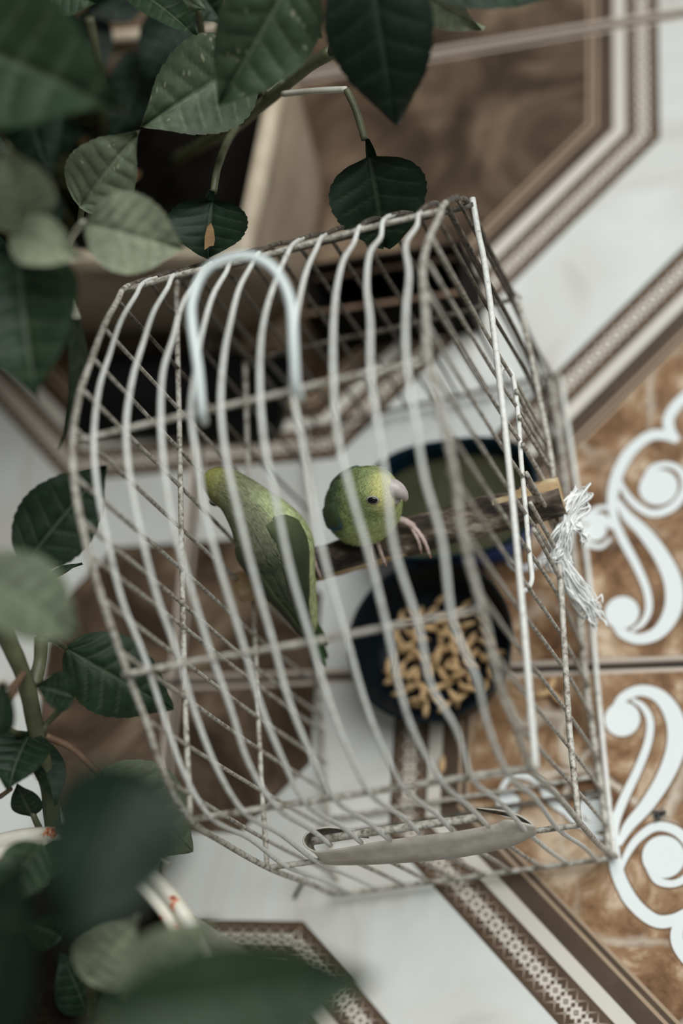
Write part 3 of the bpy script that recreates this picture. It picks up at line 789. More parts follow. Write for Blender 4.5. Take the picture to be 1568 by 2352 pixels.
lathe('dish_wall', [(.036, 0), (.042, .0006), (.0475, .018), (.0515, .036), (.0535, .040), (.0530, .0414), (.0518, .0412)], M['bowl_blue'], dish, sx=1.0, sy=.70, power=2.7)
lathe('shaded_inner_wall', [(.0520, .0412), (.0515, .0412), (.0495, .037), (.0455, .018), (.040, .004), (.0005, .003)], M['bowl_teal'], dish, sx=1.0, sy=.70, power=2.7, cap=False)  # inside made near-black: shadow within the dish put into its colour
lathe('rim', [(.0522, .0402), (.0540, .0398), (.0545, .0412), (.0535, .0425), (.0518, .0423), (.0512, .0408)], M['bowl_teal'], dish, sx=1.0, sy=.70, power=2.7, cap=False)
lathe('water', [(.0474, .0262), (.0005, .0262)], M['murky_water'], dish, sx=1.0, sy=.70, power=2.7, cap=False)
sd = random.Random(11)
def seed_mesh(k):
    v = []; f = []; R_, n = 9, 8; L = .0060
    for i in range(R_ + 1):
        t = i / R_; r = .00235 * (math.sin(PI * min(max(t, .0), 1)) ** .7) * (1.08 - .35 * t) + .00012
        for j in range(n):
            a = 2 * PI * j / n
            g = 1 - (.14 if j == 0 else 0)
            v.append(((t - .5) * 2 * L, math.cos(a) * r * .9 * g, math.sin(a) * r * g + .0006 * math.sin(PI * t)))
    for i in range(R_):
        for j in range(n):
            a = i * n + j; b = i * n + (j + 1) % n; f.append((a, b, b + n, a + n))
    f.append(tuple(range(n - 1, -1, -1))); f.append(tuple(R_ * n + j for j in range(n)))
    me = bpy.data.meshes.new('oat_seed'); me.from_pydata(v, [], f); me.update()
    me.polygons.foreach_set('use_smooth', [True] * len(me.polygons)); me.materials.append(M['seed']); return me
seed_me = seed_mesh(0)
def put_seed(loc, rot, label, group, sc=1.0):
    o = bpy.data.objects.new('oat_seed', seed_me); COL.objects.link(o)
    o.location = loc; o.rotation_euler = rot; o.scale = (sc, sc, sc)
    tag(o, label, 'seed', group)
bx, by = .1752, .0085
placed = []
def try_seed(rmax, z, n, gap, cx=0, cy=0):
    got = 0; tries = 0
    while got < n and tries < n * 60:
        tries += 1
        r = rmax * math.sqrt(sd.random()); a = sd.uniform(0, 2 * PI)
        x, y = cx + r * math.cos(a), cy + r * math.sin(a)
        if math.hypot(x, y) > .0350 + (z - .0088) * .30: continue
        if any((x - q[0]) ** 2 + (y - q[1]) ** 2 < gap ** 2 and abs(z - q[2]) < .002 for q in placed): continue
        placed.append((x, y, z)); got += 1
        put_seed((bx + x, by + y, z + sd.uniform(-.0004, .0006)), (sd.uniform(-.3, .3), sd.uniform(-.35, .35), sd.uniform(0, PI)), 'husked oat seed heaped in the dark navy bowl', 'seeds in the bowl', sd.uniform(.85, 1.12))
try_seed(.0365, .0088, 50, .0066, 0, -.001)
try_seed(.033, .0132, 30, .0074, -.002, -.005)
try_seed(.024, .0172, 10, .0085, -.003, -.013)
put_seed((.2385, -.0115, .0023), (0, 0, 1.1), 'oat seed spilled right of the navy bowl, topmost of three', 'seeds spilled beside the bowl')
put_seed((.2340, -.0160, .0023), (0, 0, .2), 'oat seed spilled right of the navy bowl, nearest the bowl of three', 'seeds spilled beside the bowl')
put_seed((.2415, -.0180, .0023), (0, 0, 2.3), 'oat seed spilled right of the navy bowl, lowest of three', 'seeds spilled beside the bowl')
put_seed((.1760, -.0560, .0023), (0, 0, 1.5), 'lone oat seed on the tile below the navy bowl', None)

# ------------------------------------------------------------------ cotton string that ties the side door
def make_string():
    rs = random.Random(5); v = []; f = []
    main = [(.2775, .0590, .112), (.2792, .0545, .116), (.2745, .0480, .119), (.2715, .0400, .117), (.2700, .0350, .115), (.2668, .0300, .109), (.2662, .0262, .105), (.2680, .0200, .100), (.2712, .0130, .094), (.2752, .0080, .086), (.2786, .0020, .080)]
    loop = [(.2690, .0330, .113), (.2722, .0385, .1155), (.2760, .0400, .113), (.2785, .0370, .108), (.2770, .0345, .106)]
    wrap = [(.2668, .0300, .110), (.2640, .0262, .112), (.2605, .0240, .108), (.2640, .0225, .102), (.2675, .0245, .104), (.2660, .0290, .110)]
    for base, cnt, rad, rr in ((main, 84, .0031, .00050), (loop, 26, .0015, .00046), (wrap, 40, .0019, .00046)):
        P = smooth_path(base, 7)
        for k in range(cnt):
            o = Vector((rs.gauss(0, 1), rs.gauss(0, 1), rs.gauss(0, 1))) * rad * .55
            sd_ = rs.uniform(0, 100)
            a, b = (0, len(P)) if rs.random() < .55 else sorted((rs.randrange(len(P) - 6), len(P) - rs.randrange(0, 6)))
            if b - a < 6: a, b = 0, len(P)
            Q = []
            for i in range(a, b):
                t = i / len(P)
                wv = Vector((noise.noise(Vector((t * 7, sd_, 0))), noise.noise(Vector((t * 7, sd_, 9))), noise.noise(Vector((t * 7, sd_, 18)))))
                fr = .55 + .9 * abs(math.sin(t * 9.0 + .6)) + (1.0 if t > .93 else 0)
                Q.append(P[i] + o * fr + wv * rad * .9)
            tube_geo(Q, rr * rs.uniform(.6, 1.2), 4, v, f)
    for k in range(26):                      # loose fuzz
        p = Vector(main[rs.randrange(len(main))])
        d = Vector((rs.gauss(0, 1), rs.gauss(0, 1), rs.gauss(0, 1))).normalized() * rs.uniform(.003, .007)
        tube_geo(smooth_path([p, p + d * .5 + Vector((rs.gauss(0, .001), rs.gauss(0, .001), rs.gauss(0, .001))), p + d], 4), .00013, 3, v, f)
    o = frompy('cotton_string', v, f, M['string'])
    tag(o, 'frayed white cotton string knotted round the right side wires of the cage', 'string')
make_string()

# ------------------------------------------------------------------ planter at the top left, with dark soil
PY = math.radians(-6.0)
ex = Vector((math.cos(PY), math.sin(PY), 0)); ey = Vector((-math.sin(PY), math.cos(PY), 0))
pw, pd, ph_ = .34, .176, .130
pc = Vector((.0804, .2189, 0)) - ex * pw / 2 + ey * pd / 2
planter = empty('planter', pc, PY)
tag(planter, 'weathered tan rectangular planter trough full of dark soil behind the cage', 'planter')
def rrect(hx, hy, r, z, n=8, dx=0.0, dy=0.0):
    out = []
    for cx, cy, a0 in ((hx - r, hy - r, 0), (-hx + r, hy - r, 90), (-hx + r, -hy + r, 180), (hx - r, -hy + r, 270)):
        for k in range(n):
            a = math.radians(a0 + 90 * k / (n - 1)); out.append((cx + r * math.cos(a) + dx, cy + r * math.sin(a) + dy, z))
    return out
def loft(name, rings, mat, parent, cap0=True, cap1=False):
    n = len(rings[0]); v = [p for r in rings for p in r]; f = []
    for i in range(len(rings) - 1):
        for k in range(n):
            a = i * n + k; b = i * n + (k + 1) % n; f.append((a, b, b + n, a + n))
    if cap0: f.append(tuple(range(n - 1, -1, -1)))
    if cap1: f.append(tuple((len(rings) - 1) * n + k for k in range(n)))
    return frompy(name, v, f, mat, parent)
hx, hy = pw / 2, pd / 2
loft('trough', [rrect(hx - .016, hy - .018, .050, 0), rrect(hx - .013, hy - .015, .045, .02), rrect(hx - .010, hy - .010, .026, .075), rrect(hx - .007, hy - .007, .012, .119), rrect(hx - .013, hy - .013, .010, .119), rrect(hx - .016, hy - .017, .02, .06)], M['planter'], planter)
loft('rim', [rrect(hx - .010, hy - .010, .010, .117), rrect(hx - .001, hy - .001, .008, .117), rrect(hx, hy, .007, .1195), rrect(hx, hy, .007, .1275), rrect(hx - .002, hy - .002, .006, .130), rrect(hx - .0085, hy - .0085, .006, .130), rrect(hx - .010, hy - .010, .006, .1275), rrect(hx - .010, hy - .010, .008, .117)], M['planter_rim'], planter, cap0=False)
def soil_patch(name, parent, fx, fy, z, nx=46, ny=30, round_=False):
    v = []; f = []
    for j in range(ny + 1):
        for i in range(nx + 1):
            a, b = -1 + 2 * i / nx, -1 + 2 * j / ny
            if round_:
                m_ = max(abs(a), abs(b)); l = math.hypot(a, b) or 1; a, b = a * m_ / l, b * m_ / l
            x, y = fx * a, fy * b
            p = Vector((x, y, 0))
            v.append((x, y, z + .006 * noise.noise(p * 60) + .004 * noise.noise(p * 170)))
    for j in range(ny):
        for i in range(nx):
            a = j * (nx + 1) + i; f.append((a, a + 1, a + nx + 2, a + nx + 1))
    o = frompy(name, v, f, M['soil'], parent); o['kind'] = 'stuff'
    return o
soil_patch('soil', planter, hx - .012, hy - .012, .100)
for (lx, ly, rz_, k) in ((.06, -.02, .6, .020), (.02, .02, 2.2, .024)):
    v = []; f = []
    for i in range(7):
        t = i / 6; w = .0055 * math.sin(PI * (t * .9 + .05))
        for j in (-1, 0, 1): v.append(((t - .5) * k * 1.5, j * w, .0025 * math.sin(PI * t) + abs(j) * .002))
    for i in range(6):
        for j in range(2): a = i * 3 + j; f.append((a, a + 3, a + 4, a + 1))
    w_ = planter.matrix_basis @ Vector((lx, ly, .107))
    o = frompy('dry_leaf', v, f, M['dead_leaf']); o.location = pc + ex * lx + ey * ly + Vector((0, 0, .109)); o.rotation_euler = (.2, .15, rz_)
    md = o.modifiers.new('thick', 'SOLIDIFY'); md.thickness = .0004
    tag(o, 'dry brown leaf scrap on the planter soil, ' + ('the right one of two' if lx > .05 else 'the left one of two'), 'dead leaf', 'leaf scraps on the planter soil')

dark_fill = loft('dark_fill_tray', [rrect(.079, .030, .012, 0), rrect(.0805, .0315, .012, .007), rrect(.0790, .0300, .012, .0075), rrect(.0780, .0290, .012, .003)], M['dark_fill'], None, cap0=True, cap1=True)  # added to fill the dark patch in front of the planter
dark_fill.location = (-.0170, .1990, 0); dark_fill.rotation_euler = (0, 0, PY)
tag(dark_fill, 'flat black tray added to fill the dark patch in front of the tan planter', 'tray')

# ------------------------------------------------------------------ black wooden tray behind the cage
tray = empty('wooden_tray', (.1385, .2425, 0), math.radians(1.5))
tag(tray, 'shallow black wooden box with worn brown edges behind the cage beside the planter', 'box')
def boxgeo(x0, x1, y0, y1, z0, z1, v, f):
    b = len(v)
    v += [(x0, y0, z0), (x1, y0, z0), (x1, y1, z0), (x0, y1, z0), (x0, y0, z1), (x1, y0, z1), (x1, y1, z1), (x0, y1, z1)]
    f += [tuple(b + q for q in t) for t in ((3, 2, 1, 0), (4, 5, 6, 7), (0, 1, 5, 4), (1, 2, 6, 5), (2, 3, 7, 6), (3, 0, 4, 7))]
def boxpart(name, dims, mat, parent, bev=.0006):
    v = []; f = []; boxgeo(*dims, v, f)
    o = frompy(name, v, f, mat, parent, smooth=False)
    if bev:
        md = o.modifiers.new('bevel', 'BEVEL'); md.width = bev; md.segments = 2
    return o
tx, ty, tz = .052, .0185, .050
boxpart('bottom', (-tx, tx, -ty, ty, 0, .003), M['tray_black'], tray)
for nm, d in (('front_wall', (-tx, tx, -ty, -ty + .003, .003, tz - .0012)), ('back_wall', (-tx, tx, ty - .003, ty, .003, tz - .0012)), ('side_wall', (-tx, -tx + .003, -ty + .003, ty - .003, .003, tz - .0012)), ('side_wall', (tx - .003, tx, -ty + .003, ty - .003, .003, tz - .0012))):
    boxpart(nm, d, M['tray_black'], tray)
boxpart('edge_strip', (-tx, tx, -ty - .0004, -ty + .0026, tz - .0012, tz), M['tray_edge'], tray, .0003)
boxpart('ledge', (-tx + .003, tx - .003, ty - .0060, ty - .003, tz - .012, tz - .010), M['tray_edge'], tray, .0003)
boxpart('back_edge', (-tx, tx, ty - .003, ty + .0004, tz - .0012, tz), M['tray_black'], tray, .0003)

# ------------------------------------------------------------------ enamel pot at the lower left
pot = empty('enamel_pot', (.0365, -.2325, 0))
tag(pot, 'round chipped white enamel pot with rust spots at the lower left', 'pot')
lathe('pot_wall', [(.070, 0), (.074, .001), (.082, .08), (.0915, .188), (.0925, .193), (.088, .193), (.078, .08), (.070, .01), (.0005, .008)], M['pot_wall'], pot)
lathe('rim', [(.0925, .186), (.0985, .1885), (.1010, .193), (.1015, .1975), (.1000, .2005), (.0965, .2010), (.0945, .1985), (.0935, .1975), (.0925, .1985), (.0900, .1995), (.0880, .1975), (.0880, .186)], M['enamel'], pot, seg=96, cap=False)
soil_patch('soil', pot, .0865, .0865, .172, 36, 36, True)
st_o = tube('dry_straw', [(.0965, -.1435, .2030), (.1010, -.1470, .2028), (.1065, -.1500, .2025)], .0008, M['straw'])
tag(st_o, 'short dry straw lying across the white enamel pot rim', 'straw')

# ------------------------------------------------------------------ the two impatiens plants
def leaf_obj(parent, B, T, w, nrm, roll, arch, tone, seed_):
    rs = random.Random(seed_)
    B, T, nrm = Vector(B), Vector(T), Vector(nrm)
    L = T - B; ln = L.length; ax = L / ln
    n = (nrm - ax * nrm.dot(ax)).normalized(); sd_ = n.cross(ax)
    a = math.radians(roll); n, sd_ = n * math.cos(a) + sd_ * math.sin(a), sd_ * math.cos(a) - n * math.sin(a)
    small = w < .02
    nu, nv = (26, 12) if small else (54, 28)
    v = []; f = []; cc = []
    dark, mid, pale = (.007, .019, .0105), (.033, .060, .029), (.30, .33, .22)  # pale tone puts sky sheen into the colour of the brightest leaves
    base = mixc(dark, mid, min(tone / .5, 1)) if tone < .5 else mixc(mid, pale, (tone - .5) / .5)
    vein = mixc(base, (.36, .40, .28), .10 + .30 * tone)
    pk = rs.uniform(.34, .42)
    curl = rs.uniform(-.12, .12); ph = rs.uniform(0, 9)
    nveins = 6
    spots = seed_ in (11, 13, 14)
    neck = .16 if seed_ in (16, 17) else 0
    for i in range(nu + 1):
        u = i / nu
        # ovate outline with a drawn-out tip
        un = max((u - neck) / (1 - neck), 0)
        x = un ** (math.log(.5) / math.log(pk))
        prof = max(math.sin(PI * x), 0) ** .82
        prof *= 1 - .30 * sstep(.70, .97, u)
        prof = prof * .93 + .07 * math.sin(PI * u) ** .4 if 0 < u < 1 else 0.0
        if neck: prof = max(prof ** .75, .05)
        for j in range(nv + 1):
            q = -1 + 2 * j / nv
            ww = w * .5 * prof
            edge = abs(q)
            if edge > .97 and 0 < i < nu:                    # scalloped, finely toothed margin
                tooth = (u * 13 + .15) % 1.0
                ww *= 1 + .035 * (1 - tooth) * (1 if tooth > .1 else -.3)
            s = (u - .30 * edge * (1 - u)) * nveins           # side veins sweep forward to the tip
            fr = (s % 1.0)
            vd = min(fr, 1 - fr)
            ridge = math.sin(PI * fr) * sstep(.02, .25, edge) * sstep(1.05, .55, edge)
            z = w * (-.055 * ridge * 0 + .026 * ridge * (.35 if tone < .15 else 1))
            z += w * .20 * edge ** 1.5 * (.6 + curl) * (1 if curl > -.05 else -.4)
            z -= w * .03 * sstep(.09, .0, edge)
            z += w * .035 * math.sin(u * 9 + ph + q * 2) * edge
            z += arch * ln * (4 * u * (1 - u)) * .9
            p = B + ax * (u * ln) + sd_ * (q * ww) + n * z
            v.append(p - parent.location)
            g = noise.noise(p * 55 + Vector((seed_, 0, 0)))
            col = mixc(base, mixc(base, (.0, .0, .0), .35), .5 + .5 * g)
            isv = max(sstep(.10 if small else .055, .01, edge), .55 * sstep(.11, .02, vd) * (edge < .9) * (.05 < u < .9))
            col = mixc(col, vein, isv * .75)
            if spots and noise.noise(p * 620 + Vector((0, seed_, 0))) + .45 * noise.noise(p * 80) > .62: col = mixc(col, (.42, .42, .28), .55)
            cc.append(col)
    W_ = nv + 1
    for i in range(nu):
        for j in range(nv):
            a0 = i * W_ + j; f.append((a0, a0 + 1, a0 + W_ + 1, a0 + W_))
    o = frompy('leaf', v, f, M['leaf'], parent); paint_mesh(o.data, cc)
    return o
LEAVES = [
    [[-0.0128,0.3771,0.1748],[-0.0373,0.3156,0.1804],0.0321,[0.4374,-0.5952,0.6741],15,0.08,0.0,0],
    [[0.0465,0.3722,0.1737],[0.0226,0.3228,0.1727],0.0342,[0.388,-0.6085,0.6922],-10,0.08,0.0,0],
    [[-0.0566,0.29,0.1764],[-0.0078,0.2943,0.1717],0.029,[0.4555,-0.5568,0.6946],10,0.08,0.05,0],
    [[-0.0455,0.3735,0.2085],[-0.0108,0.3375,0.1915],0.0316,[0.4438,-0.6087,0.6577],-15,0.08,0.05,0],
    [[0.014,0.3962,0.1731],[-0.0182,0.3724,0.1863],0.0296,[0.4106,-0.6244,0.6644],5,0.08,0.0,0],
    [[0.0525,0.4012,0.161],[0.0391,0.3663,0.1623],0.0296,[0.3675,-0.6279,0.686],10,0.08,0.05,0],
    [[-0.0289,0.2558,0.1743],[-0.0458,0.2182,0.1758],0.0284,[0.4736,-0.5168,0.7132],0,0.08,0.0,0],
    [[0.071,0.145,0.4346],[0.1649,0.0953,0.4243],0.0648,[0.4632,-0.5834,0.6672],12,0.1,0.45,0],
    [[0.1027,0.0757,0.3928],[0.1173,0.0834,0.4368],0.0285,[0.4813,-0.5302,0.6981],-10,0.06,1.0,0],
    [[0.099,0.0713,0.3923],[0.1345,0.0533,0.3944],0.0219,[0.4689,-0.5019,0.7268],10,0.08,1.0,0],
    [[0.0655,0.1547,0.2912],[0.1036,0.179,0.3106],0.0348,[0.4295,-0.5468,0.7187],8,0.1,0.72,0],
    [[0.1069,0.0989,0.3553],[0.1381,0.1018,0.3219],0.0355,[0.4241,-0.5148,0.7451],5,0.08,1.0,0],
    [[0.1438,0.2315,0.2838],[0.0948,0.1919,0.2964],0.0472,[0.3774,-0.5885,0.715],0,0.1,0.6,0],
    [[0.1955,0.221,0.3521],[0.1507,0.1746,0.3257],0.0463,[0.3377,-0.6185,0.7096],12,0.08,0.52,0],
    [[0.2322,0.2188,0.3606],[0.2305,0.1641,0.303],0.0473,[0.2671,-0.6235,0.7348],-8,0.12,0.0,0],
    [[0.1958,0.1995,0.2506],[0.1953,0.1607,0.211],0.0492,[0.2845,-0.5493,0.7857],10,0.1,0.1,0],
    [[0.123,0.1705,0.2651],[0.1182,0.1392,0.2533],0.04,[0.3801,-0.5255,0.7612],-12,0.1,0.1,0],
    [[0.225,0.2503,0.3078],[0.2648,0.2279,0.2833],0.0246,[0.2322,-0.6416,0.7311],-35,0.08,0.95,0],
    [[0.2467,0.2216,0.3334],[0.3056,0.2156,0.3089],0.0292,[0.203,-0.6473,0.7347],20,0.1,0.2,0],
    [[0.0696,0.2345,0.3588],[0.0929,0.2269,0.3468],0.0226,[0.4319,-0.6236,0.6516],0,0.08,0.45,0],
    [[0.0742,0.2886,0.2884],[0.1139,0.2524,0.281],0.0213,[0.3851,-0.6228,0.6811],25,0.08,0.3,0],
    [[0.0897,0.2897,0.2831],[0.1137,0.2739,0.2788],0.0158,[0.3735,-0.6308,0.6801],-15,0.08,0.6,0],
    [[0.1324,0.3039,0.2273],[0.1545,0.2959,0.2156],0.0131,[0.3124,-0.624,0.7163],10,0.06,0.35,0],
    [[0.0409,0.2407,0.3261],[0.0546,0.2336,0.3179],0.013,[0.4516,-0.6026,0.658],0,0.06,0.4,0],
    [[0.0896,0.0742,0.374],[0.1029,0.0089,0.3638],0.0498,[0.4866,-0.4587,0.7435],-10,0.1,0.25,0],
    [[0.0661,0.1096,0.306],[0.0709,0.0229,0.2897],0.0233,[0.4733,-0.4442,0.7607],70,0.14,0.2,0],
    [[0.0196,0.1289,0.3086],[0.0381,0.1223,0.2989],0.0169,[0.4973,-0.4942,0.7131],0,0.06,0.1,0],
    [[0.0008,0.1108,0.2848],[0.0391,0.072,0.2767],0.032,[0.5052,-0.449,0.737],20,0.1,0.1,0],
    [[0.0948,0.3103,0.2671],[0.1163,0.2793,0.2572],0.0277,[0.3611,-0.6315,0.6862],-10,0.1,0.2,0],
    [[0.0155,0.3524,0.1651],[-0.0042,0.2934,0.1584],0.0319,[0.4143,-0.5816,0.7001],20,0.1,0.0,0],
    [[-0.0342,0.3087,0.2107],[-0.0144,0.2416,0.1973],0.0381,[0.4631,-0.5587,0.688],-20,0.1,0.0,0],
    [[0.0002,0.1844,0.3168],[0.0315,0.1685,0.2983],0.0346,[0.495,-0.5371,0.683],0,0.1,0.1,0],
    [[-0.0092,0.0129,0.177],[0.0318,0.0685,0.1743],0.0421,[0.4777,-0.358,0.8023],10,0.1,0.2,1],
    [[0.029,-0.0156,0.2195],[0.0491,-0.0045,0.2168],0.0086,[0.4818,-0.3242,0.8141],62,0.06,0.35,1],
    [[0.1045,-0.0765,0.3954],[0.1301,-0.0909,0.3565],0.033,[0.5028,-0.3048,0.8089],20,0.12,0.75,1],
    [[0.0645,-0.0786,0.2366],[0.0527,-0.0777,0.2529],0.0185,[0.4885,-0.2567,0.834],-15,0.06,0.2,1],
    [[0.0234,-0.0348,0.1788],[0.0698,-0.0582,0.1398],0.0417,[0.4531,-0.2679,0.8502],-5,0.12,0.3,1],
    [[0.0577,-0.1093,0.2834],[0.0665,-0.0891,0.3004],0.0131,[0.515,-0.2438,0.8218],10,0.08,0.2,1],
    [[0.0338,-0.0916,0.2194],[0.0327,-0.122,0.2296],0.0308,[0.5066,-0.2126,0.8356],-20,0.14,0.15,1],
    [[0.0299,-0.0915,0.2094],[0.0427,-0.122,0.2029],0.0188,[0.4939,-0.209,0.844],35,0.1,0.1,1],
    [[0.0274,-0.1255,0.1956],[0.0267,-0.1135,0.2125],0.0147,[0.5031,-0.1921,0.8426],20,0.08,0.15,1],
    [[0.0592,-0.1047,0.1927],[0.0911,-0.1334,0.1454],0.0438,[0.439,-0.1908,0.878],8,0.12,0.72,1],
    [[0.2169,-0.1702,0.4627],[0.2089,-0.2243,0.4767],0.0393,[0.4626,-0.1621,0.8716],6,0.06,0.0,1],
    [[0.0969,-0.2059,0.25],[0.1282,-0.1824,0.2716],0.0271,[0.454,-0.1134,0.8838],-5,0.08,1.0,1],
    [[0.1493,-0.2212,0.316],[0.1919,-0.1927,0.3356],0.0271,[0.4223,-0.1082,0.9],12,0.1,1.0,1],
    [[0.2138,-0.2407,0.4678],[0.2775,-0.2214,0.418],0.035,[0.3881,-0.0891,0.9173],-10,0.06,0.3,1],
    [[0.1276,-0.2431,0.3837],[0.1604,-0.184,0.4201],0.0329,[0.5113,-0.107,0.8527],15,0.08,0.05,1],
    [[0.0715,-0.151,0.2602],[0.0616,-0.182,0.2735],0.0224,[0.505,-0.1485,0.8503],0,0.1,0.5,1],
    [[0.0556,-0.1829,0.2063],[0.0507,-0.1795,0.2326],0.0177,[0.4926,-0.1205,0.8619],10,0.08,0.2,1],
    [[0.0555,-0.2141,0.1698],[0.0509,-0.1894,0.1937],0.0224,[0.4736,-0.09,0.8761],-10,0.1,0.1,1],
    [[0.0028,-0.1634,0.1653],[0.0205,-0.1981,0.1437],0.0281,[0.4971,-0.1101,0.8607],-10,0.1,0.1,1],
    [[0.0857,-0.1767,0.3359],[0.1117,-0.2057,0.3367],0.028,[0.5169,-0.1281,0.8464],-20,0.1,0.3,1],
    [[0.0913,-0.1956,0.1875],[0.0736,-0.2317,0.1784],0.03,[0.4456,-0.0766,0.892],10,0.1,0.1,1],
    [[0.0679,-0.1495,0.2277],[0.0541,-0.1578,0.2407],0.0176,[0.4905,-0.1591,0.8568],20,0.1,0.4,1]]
STEMS = [
    [[[0.0348,0.2986,0.2613],[0.0281,0.2894,0.2368],[0.0072,0.2948,0.1893],[-0.0245,0.3164,0.1299]],0.0026,0],
    [[[0.1828,0.238,0.2721],[0.1613,0.2406,0.2582],[0.1106,0.2522,0.213],[0.0624,0.2795,0.1622],[0.0164,0.3089,0.1114]],0.0034,0],
    [[[0.1887,0.2215,0.2628],[0.1701,0.2259,0.2601],[0.1488,0.2358,0.2493]],0.0016,0],
    [[[0.1887,0.2215,0.2628],[0.1926,0.2118,0.2571],[0.1957,0.1987,0.2503]],0.0018,0],
    [[[0.107,0.2487,0.2128],[0.1125,0.2231,0.2342],[0.122,0.1873,0.2613],[0.123,0.1701,0.265]],0.0019,0],
    [[[0.066,0.1551,0.2912],[0.0473,0.1568,0.2643],[-0.006,0.1754,0.2001]],0.0015,0],
    [[[0.1073,0.0989,0.3551],[0.0839,0.1148,0.3246],[0.004,0.1872,0.2015]],0.0016,0],
    [[[0.0992,0.0713,0.3923],[0.0455,0.1215,0.3303],[-0.0689,0.2308,0.1899]],0.002,0],
    [[[0.0711,0.1083,0.3151],[0.0741,0.0973,0.3092],[0.0773,0.0835,0.3021]],0.0032,0],
    [[[0.0901,0.0742,0.3739],[0.0528,0.1183,0.3262],[-0.0541,0.2365,0.1869]],0.002,0],
    [[[0.1448,0.2316,0.2835],[0.1333,0.2477,0.2372]],0.0016,0],
    [[[0.2322,0.2188,0.3606],[0.1828,0.238,0.2721]],0.002,0],
    [[[0.1955,0.221,0.3521],[0.1756,0.2495,0.2798],[0.1613,0.2406,0.2582]],0.002,0],
    [[[0.1067,0.2803,0.2727],[0.093,0.2849,0.2337],[0.0663,0.2987,0.169]],0.0018,0],
    [[[0.0539,0.2575,0.3285],[0.0048,0.3058,0.2525],[-0.0438,0.3353,0.1682]],0.002,0],
    [[[0.0409,-0.0405,0.2964],[0.0371,-0.0552,0.2569],[0.0391,-0.0716,0.2376],[0.0372,-0.0917,0.2181],[0.0354,-0.1105,0.1991],[0.0313,-0.128,0.1815]],0.0042,1],
    [[[0.0423,-0.0483,0.2349],[0.041,-0.059,0.2309],[0.04,-0.071,0.2317]],0.0034,1],
    [[[0.0283,-0.0377,0.1872],[0.0319,-0.0399,0.208],[0.0423,-0.0493,0.2345]],0.0016,1],
    [[[-0.0092,0.0129,0.177],[0.0141,-0.0186,0.2007],[0.0419,-0.0493,0.2347]],0.0016,1],
    [[[0.0596,-0.076,0.2281],[0.0435,-0.0846,0.2188],[0.0393,-0.0897,0.2182]],0.0016,1],
    [[[0.0596,-0.105,0.1925],[0.05,-0.0953,0.206],[0.0411,-0.0915,0.2167]],0.0018,1],
    [[[0.0367,-0.0958,0.251],[0.0312,-0.0925,0.2199]],0.0016,1],
    [[[0.0274,-0.1351,0.1799],[0.0286,-0.1274,0.1943],[0.027,-0.1227,0.1969]],0.0016,1],
    [[[0.0131,-0.1178,0.2042],[0.0236,-0.116,0.2126]],0.0012,1],
    [[[0.0395,-0.0659,0.2399],[0.0446,-0.0782,0.2557],[0.0518,-0.0899,0.271]],0.0018,1],
    [[[0.0313,-0.128,0.1815],[0.028,-0.14,0.1776],[0.0181,-0.1625,0.16],[0.0106,-0.1921,0.1269]],0.0042,1],
    [[[0.0969,-0.2059,0.25],[0.0625,-0.2129,0.1792],[0.0178,-0.2233,0.0992]],0.002,1],
    [[[0.1493,-0.2212,0.316],[0.094,-0.2182,0.2227],[0.0229,-0.2219,0.1094]],0.002,1],
    [[[0.2161,-0.2406,0.467],[0.1337,-0.2371,0.315],[0.0283,-0.2294,0.1272]],0.0024,1],
    [[[0.2169,-0.1702,0.4627],[0.1637,-0.1693,0.3792],[0.0489,-0.1343,0.2068]],0.0024,1],
    [[[0.1276,-0.2431,0.3837],[0.0059,-0.2309,0.1349]],0.0024,1]]
plants = [empty('impatiens_plant', pc + ex * .08 + Vector((0, 0, .10))), empty('impatiens_plant', (.0365, -.2325, .17))]
tag(plants[0], 'leafy impatiens plant growing from the tan planter and drooping over the cage top', 'plant')
tag(plants[1], 'leafy impatiens plant growing from the white enamel pot at the lower left', 'plant')
for k, (B, T, w, n_, roll, arch, tone, pl) in enumerate(LEAVES):
    lf = leaf_obj(plants[pl], B, T, w, n_, roll, arch, tone, k + 1)
    if k == 16:
        # a dry bite through the hanging leaf shows as a tan patch
        mid = Vector(B).lerp(Vector(T), .64); nn = Vector(n_)
        sdv = nn.cross((Vector(T) - Vector(B)).normalized())
        axv = (Vector(T) - Vector(B)).normalized()
        pts = [(.0, .006), (.0016, .003), (.0026, -.002), (.0022, -.005), (.0002, -.0055), (-.0022, -.0075), (-.0026, -.001), (-.0018, .004)]
        off = nn * .0098
        vv = [mid + off + sdv * a * 1.0 - axv * b for a, b in pts]
        frompy('dry_patch', [q - plants[pl].location for q in vv] , [tuple(range(len(vv)))], M['dead_leaf'], lf, smooth=False)['label'] = 'tan dry patch'
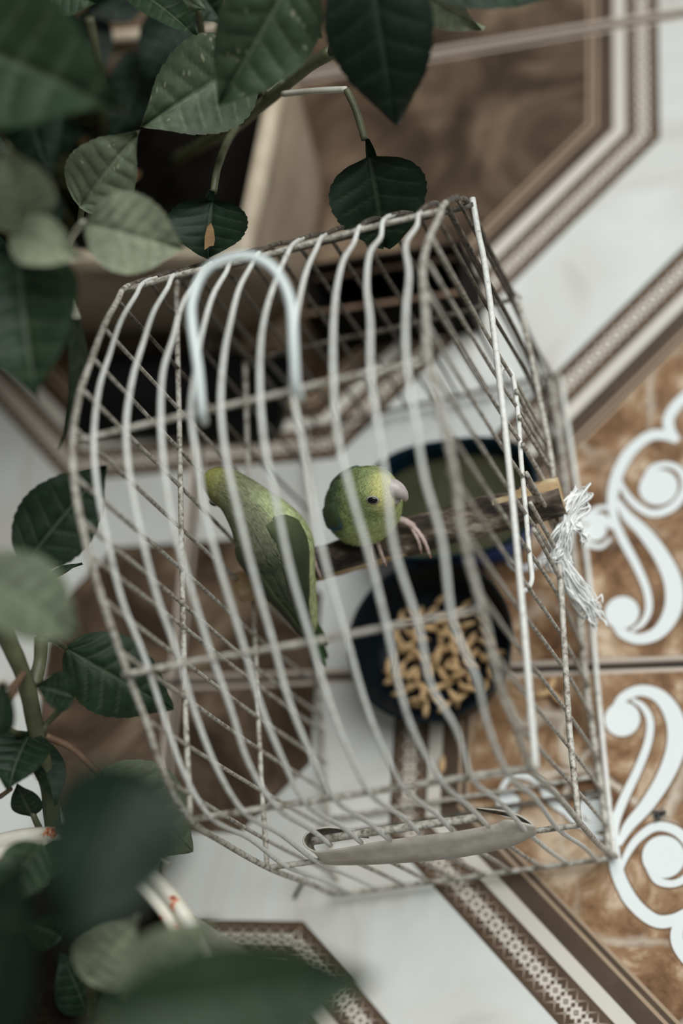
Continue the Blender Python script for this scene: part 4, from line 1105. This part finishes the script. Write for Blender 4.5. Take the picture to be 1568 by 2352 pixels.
# out-of-view leaves of the planter's plant, added to shade what lies below
er = random.Random(21)
for k in range(100):
    base = Vector((er.uniform(-.24, -.07), er.uniform(.10, .42), er.uniform(.22, .42)))
    a = er.uniform(0, 2 * PI)
    tip = base + Vector((math.cos(a), math.sin(a), er.uniform(-.5, .1))) * er.uniform(.05, .08)
    if k >= 34:
        base = Vector((er.uniform(-.2, .10), er.uniform(.31, .46), er.uniform(.33, .48)))
        tip = base + Vector((math.cos(a), math.sin(a) * .6, er.uniform(-.4, .1))) * er.uniform(.05, .08)
        if tip.y < .30: continue
    elif tip.x > -.06: continue
    if tip.x < -.285: continue
    leaf_obj(plants[0], base, tip, er.uniform(.045, .065), (er.uniform(-.3, .3), er.uniform(-.3, .3), 1), er.uniform(-20, 20), .08, er.uniform(.1, .6), 100 + k)
    P = smooth_path([base, base * .6 + Vector((-.10, .26, .25)) * .4 + Vector((0, 0, .01)), (-.08 + er.uniform(-.05, .05), .31 + er.uniform(-.06, .06), .11)], 6)
    tube('petiole', local(plants[0], P), .0018, M['stem'], plants[0])
for pts, r, pl in STEMS:
    nm = 'stem' if r > .0022 else 'petiole'
    mt = M['stem_pale'] if r in (.0016, .0032) and pl == 0 else (M['stem_red'] if r in (.0018, .0012) and pl == 1 else M['stem'])
    P = smooth_path(pts, 8)
    tube(nm, local(plants[pl], P), r, mt, plants[pl], rs=[r * (1 + .10 * noise.noise(p * 120)) for p in P])

# ------------------------------------------------------------------ fly and twig on the floor
fly = empty('fly', (.3005, -.0851, 0), .4)
tag(fly, 'small black fly sitting beside a white scroll of the tiles at lower right', 'fly')
def fe(name, c, a, mt, par): return ellipsoid(name, fly.location + Vector(c), (Vector((a[0], 0, 0)), Vector((0, a[1], 0)), Vector((0, 0, a[2]))), mt, par, 12)
fb = fe('thorax', (0, 0, .0020), (.0016, .0013, .0012), M['fly'], fly)
fe('abdomen', (-.0026, 0, .0018), (.0018, .0013, .0011), M['fly'], fly)
fe('head', (.0020, 0, .0021), (.0008, .0011, .0009), M['fly'], fly)
for s_ in (-1, 1):
    frompy('wing', [(0, s_ * .0006, .0031), (-.002, s_ * .0026, .0029), (-.0045, s_ * .0030, .0026), (-.0048, s_ * .0016, .0027), (-.002, s_ * .0006, .0031)], [(0, 1, 2, 3, 4)], M['fly_wing'], fly)
    for k in (-1, 0, 1):
        tube('leg', [(k * .0007, s_ * .0008, .0018), (k * .0016, s_ * .0024, .0024), (k * .0024, s_ * .0034, .0002)], .00018, M['fly'], fly, n=5)
tw = tube('twig', [(.0905, -.1320, .0012), (.0935, -.1260, .0014), (.0968, -.1205, .0012)], .0011, M['twig'])
tag(tw, 'tiny dark twig on the white tile in front of the cage', 'twig')
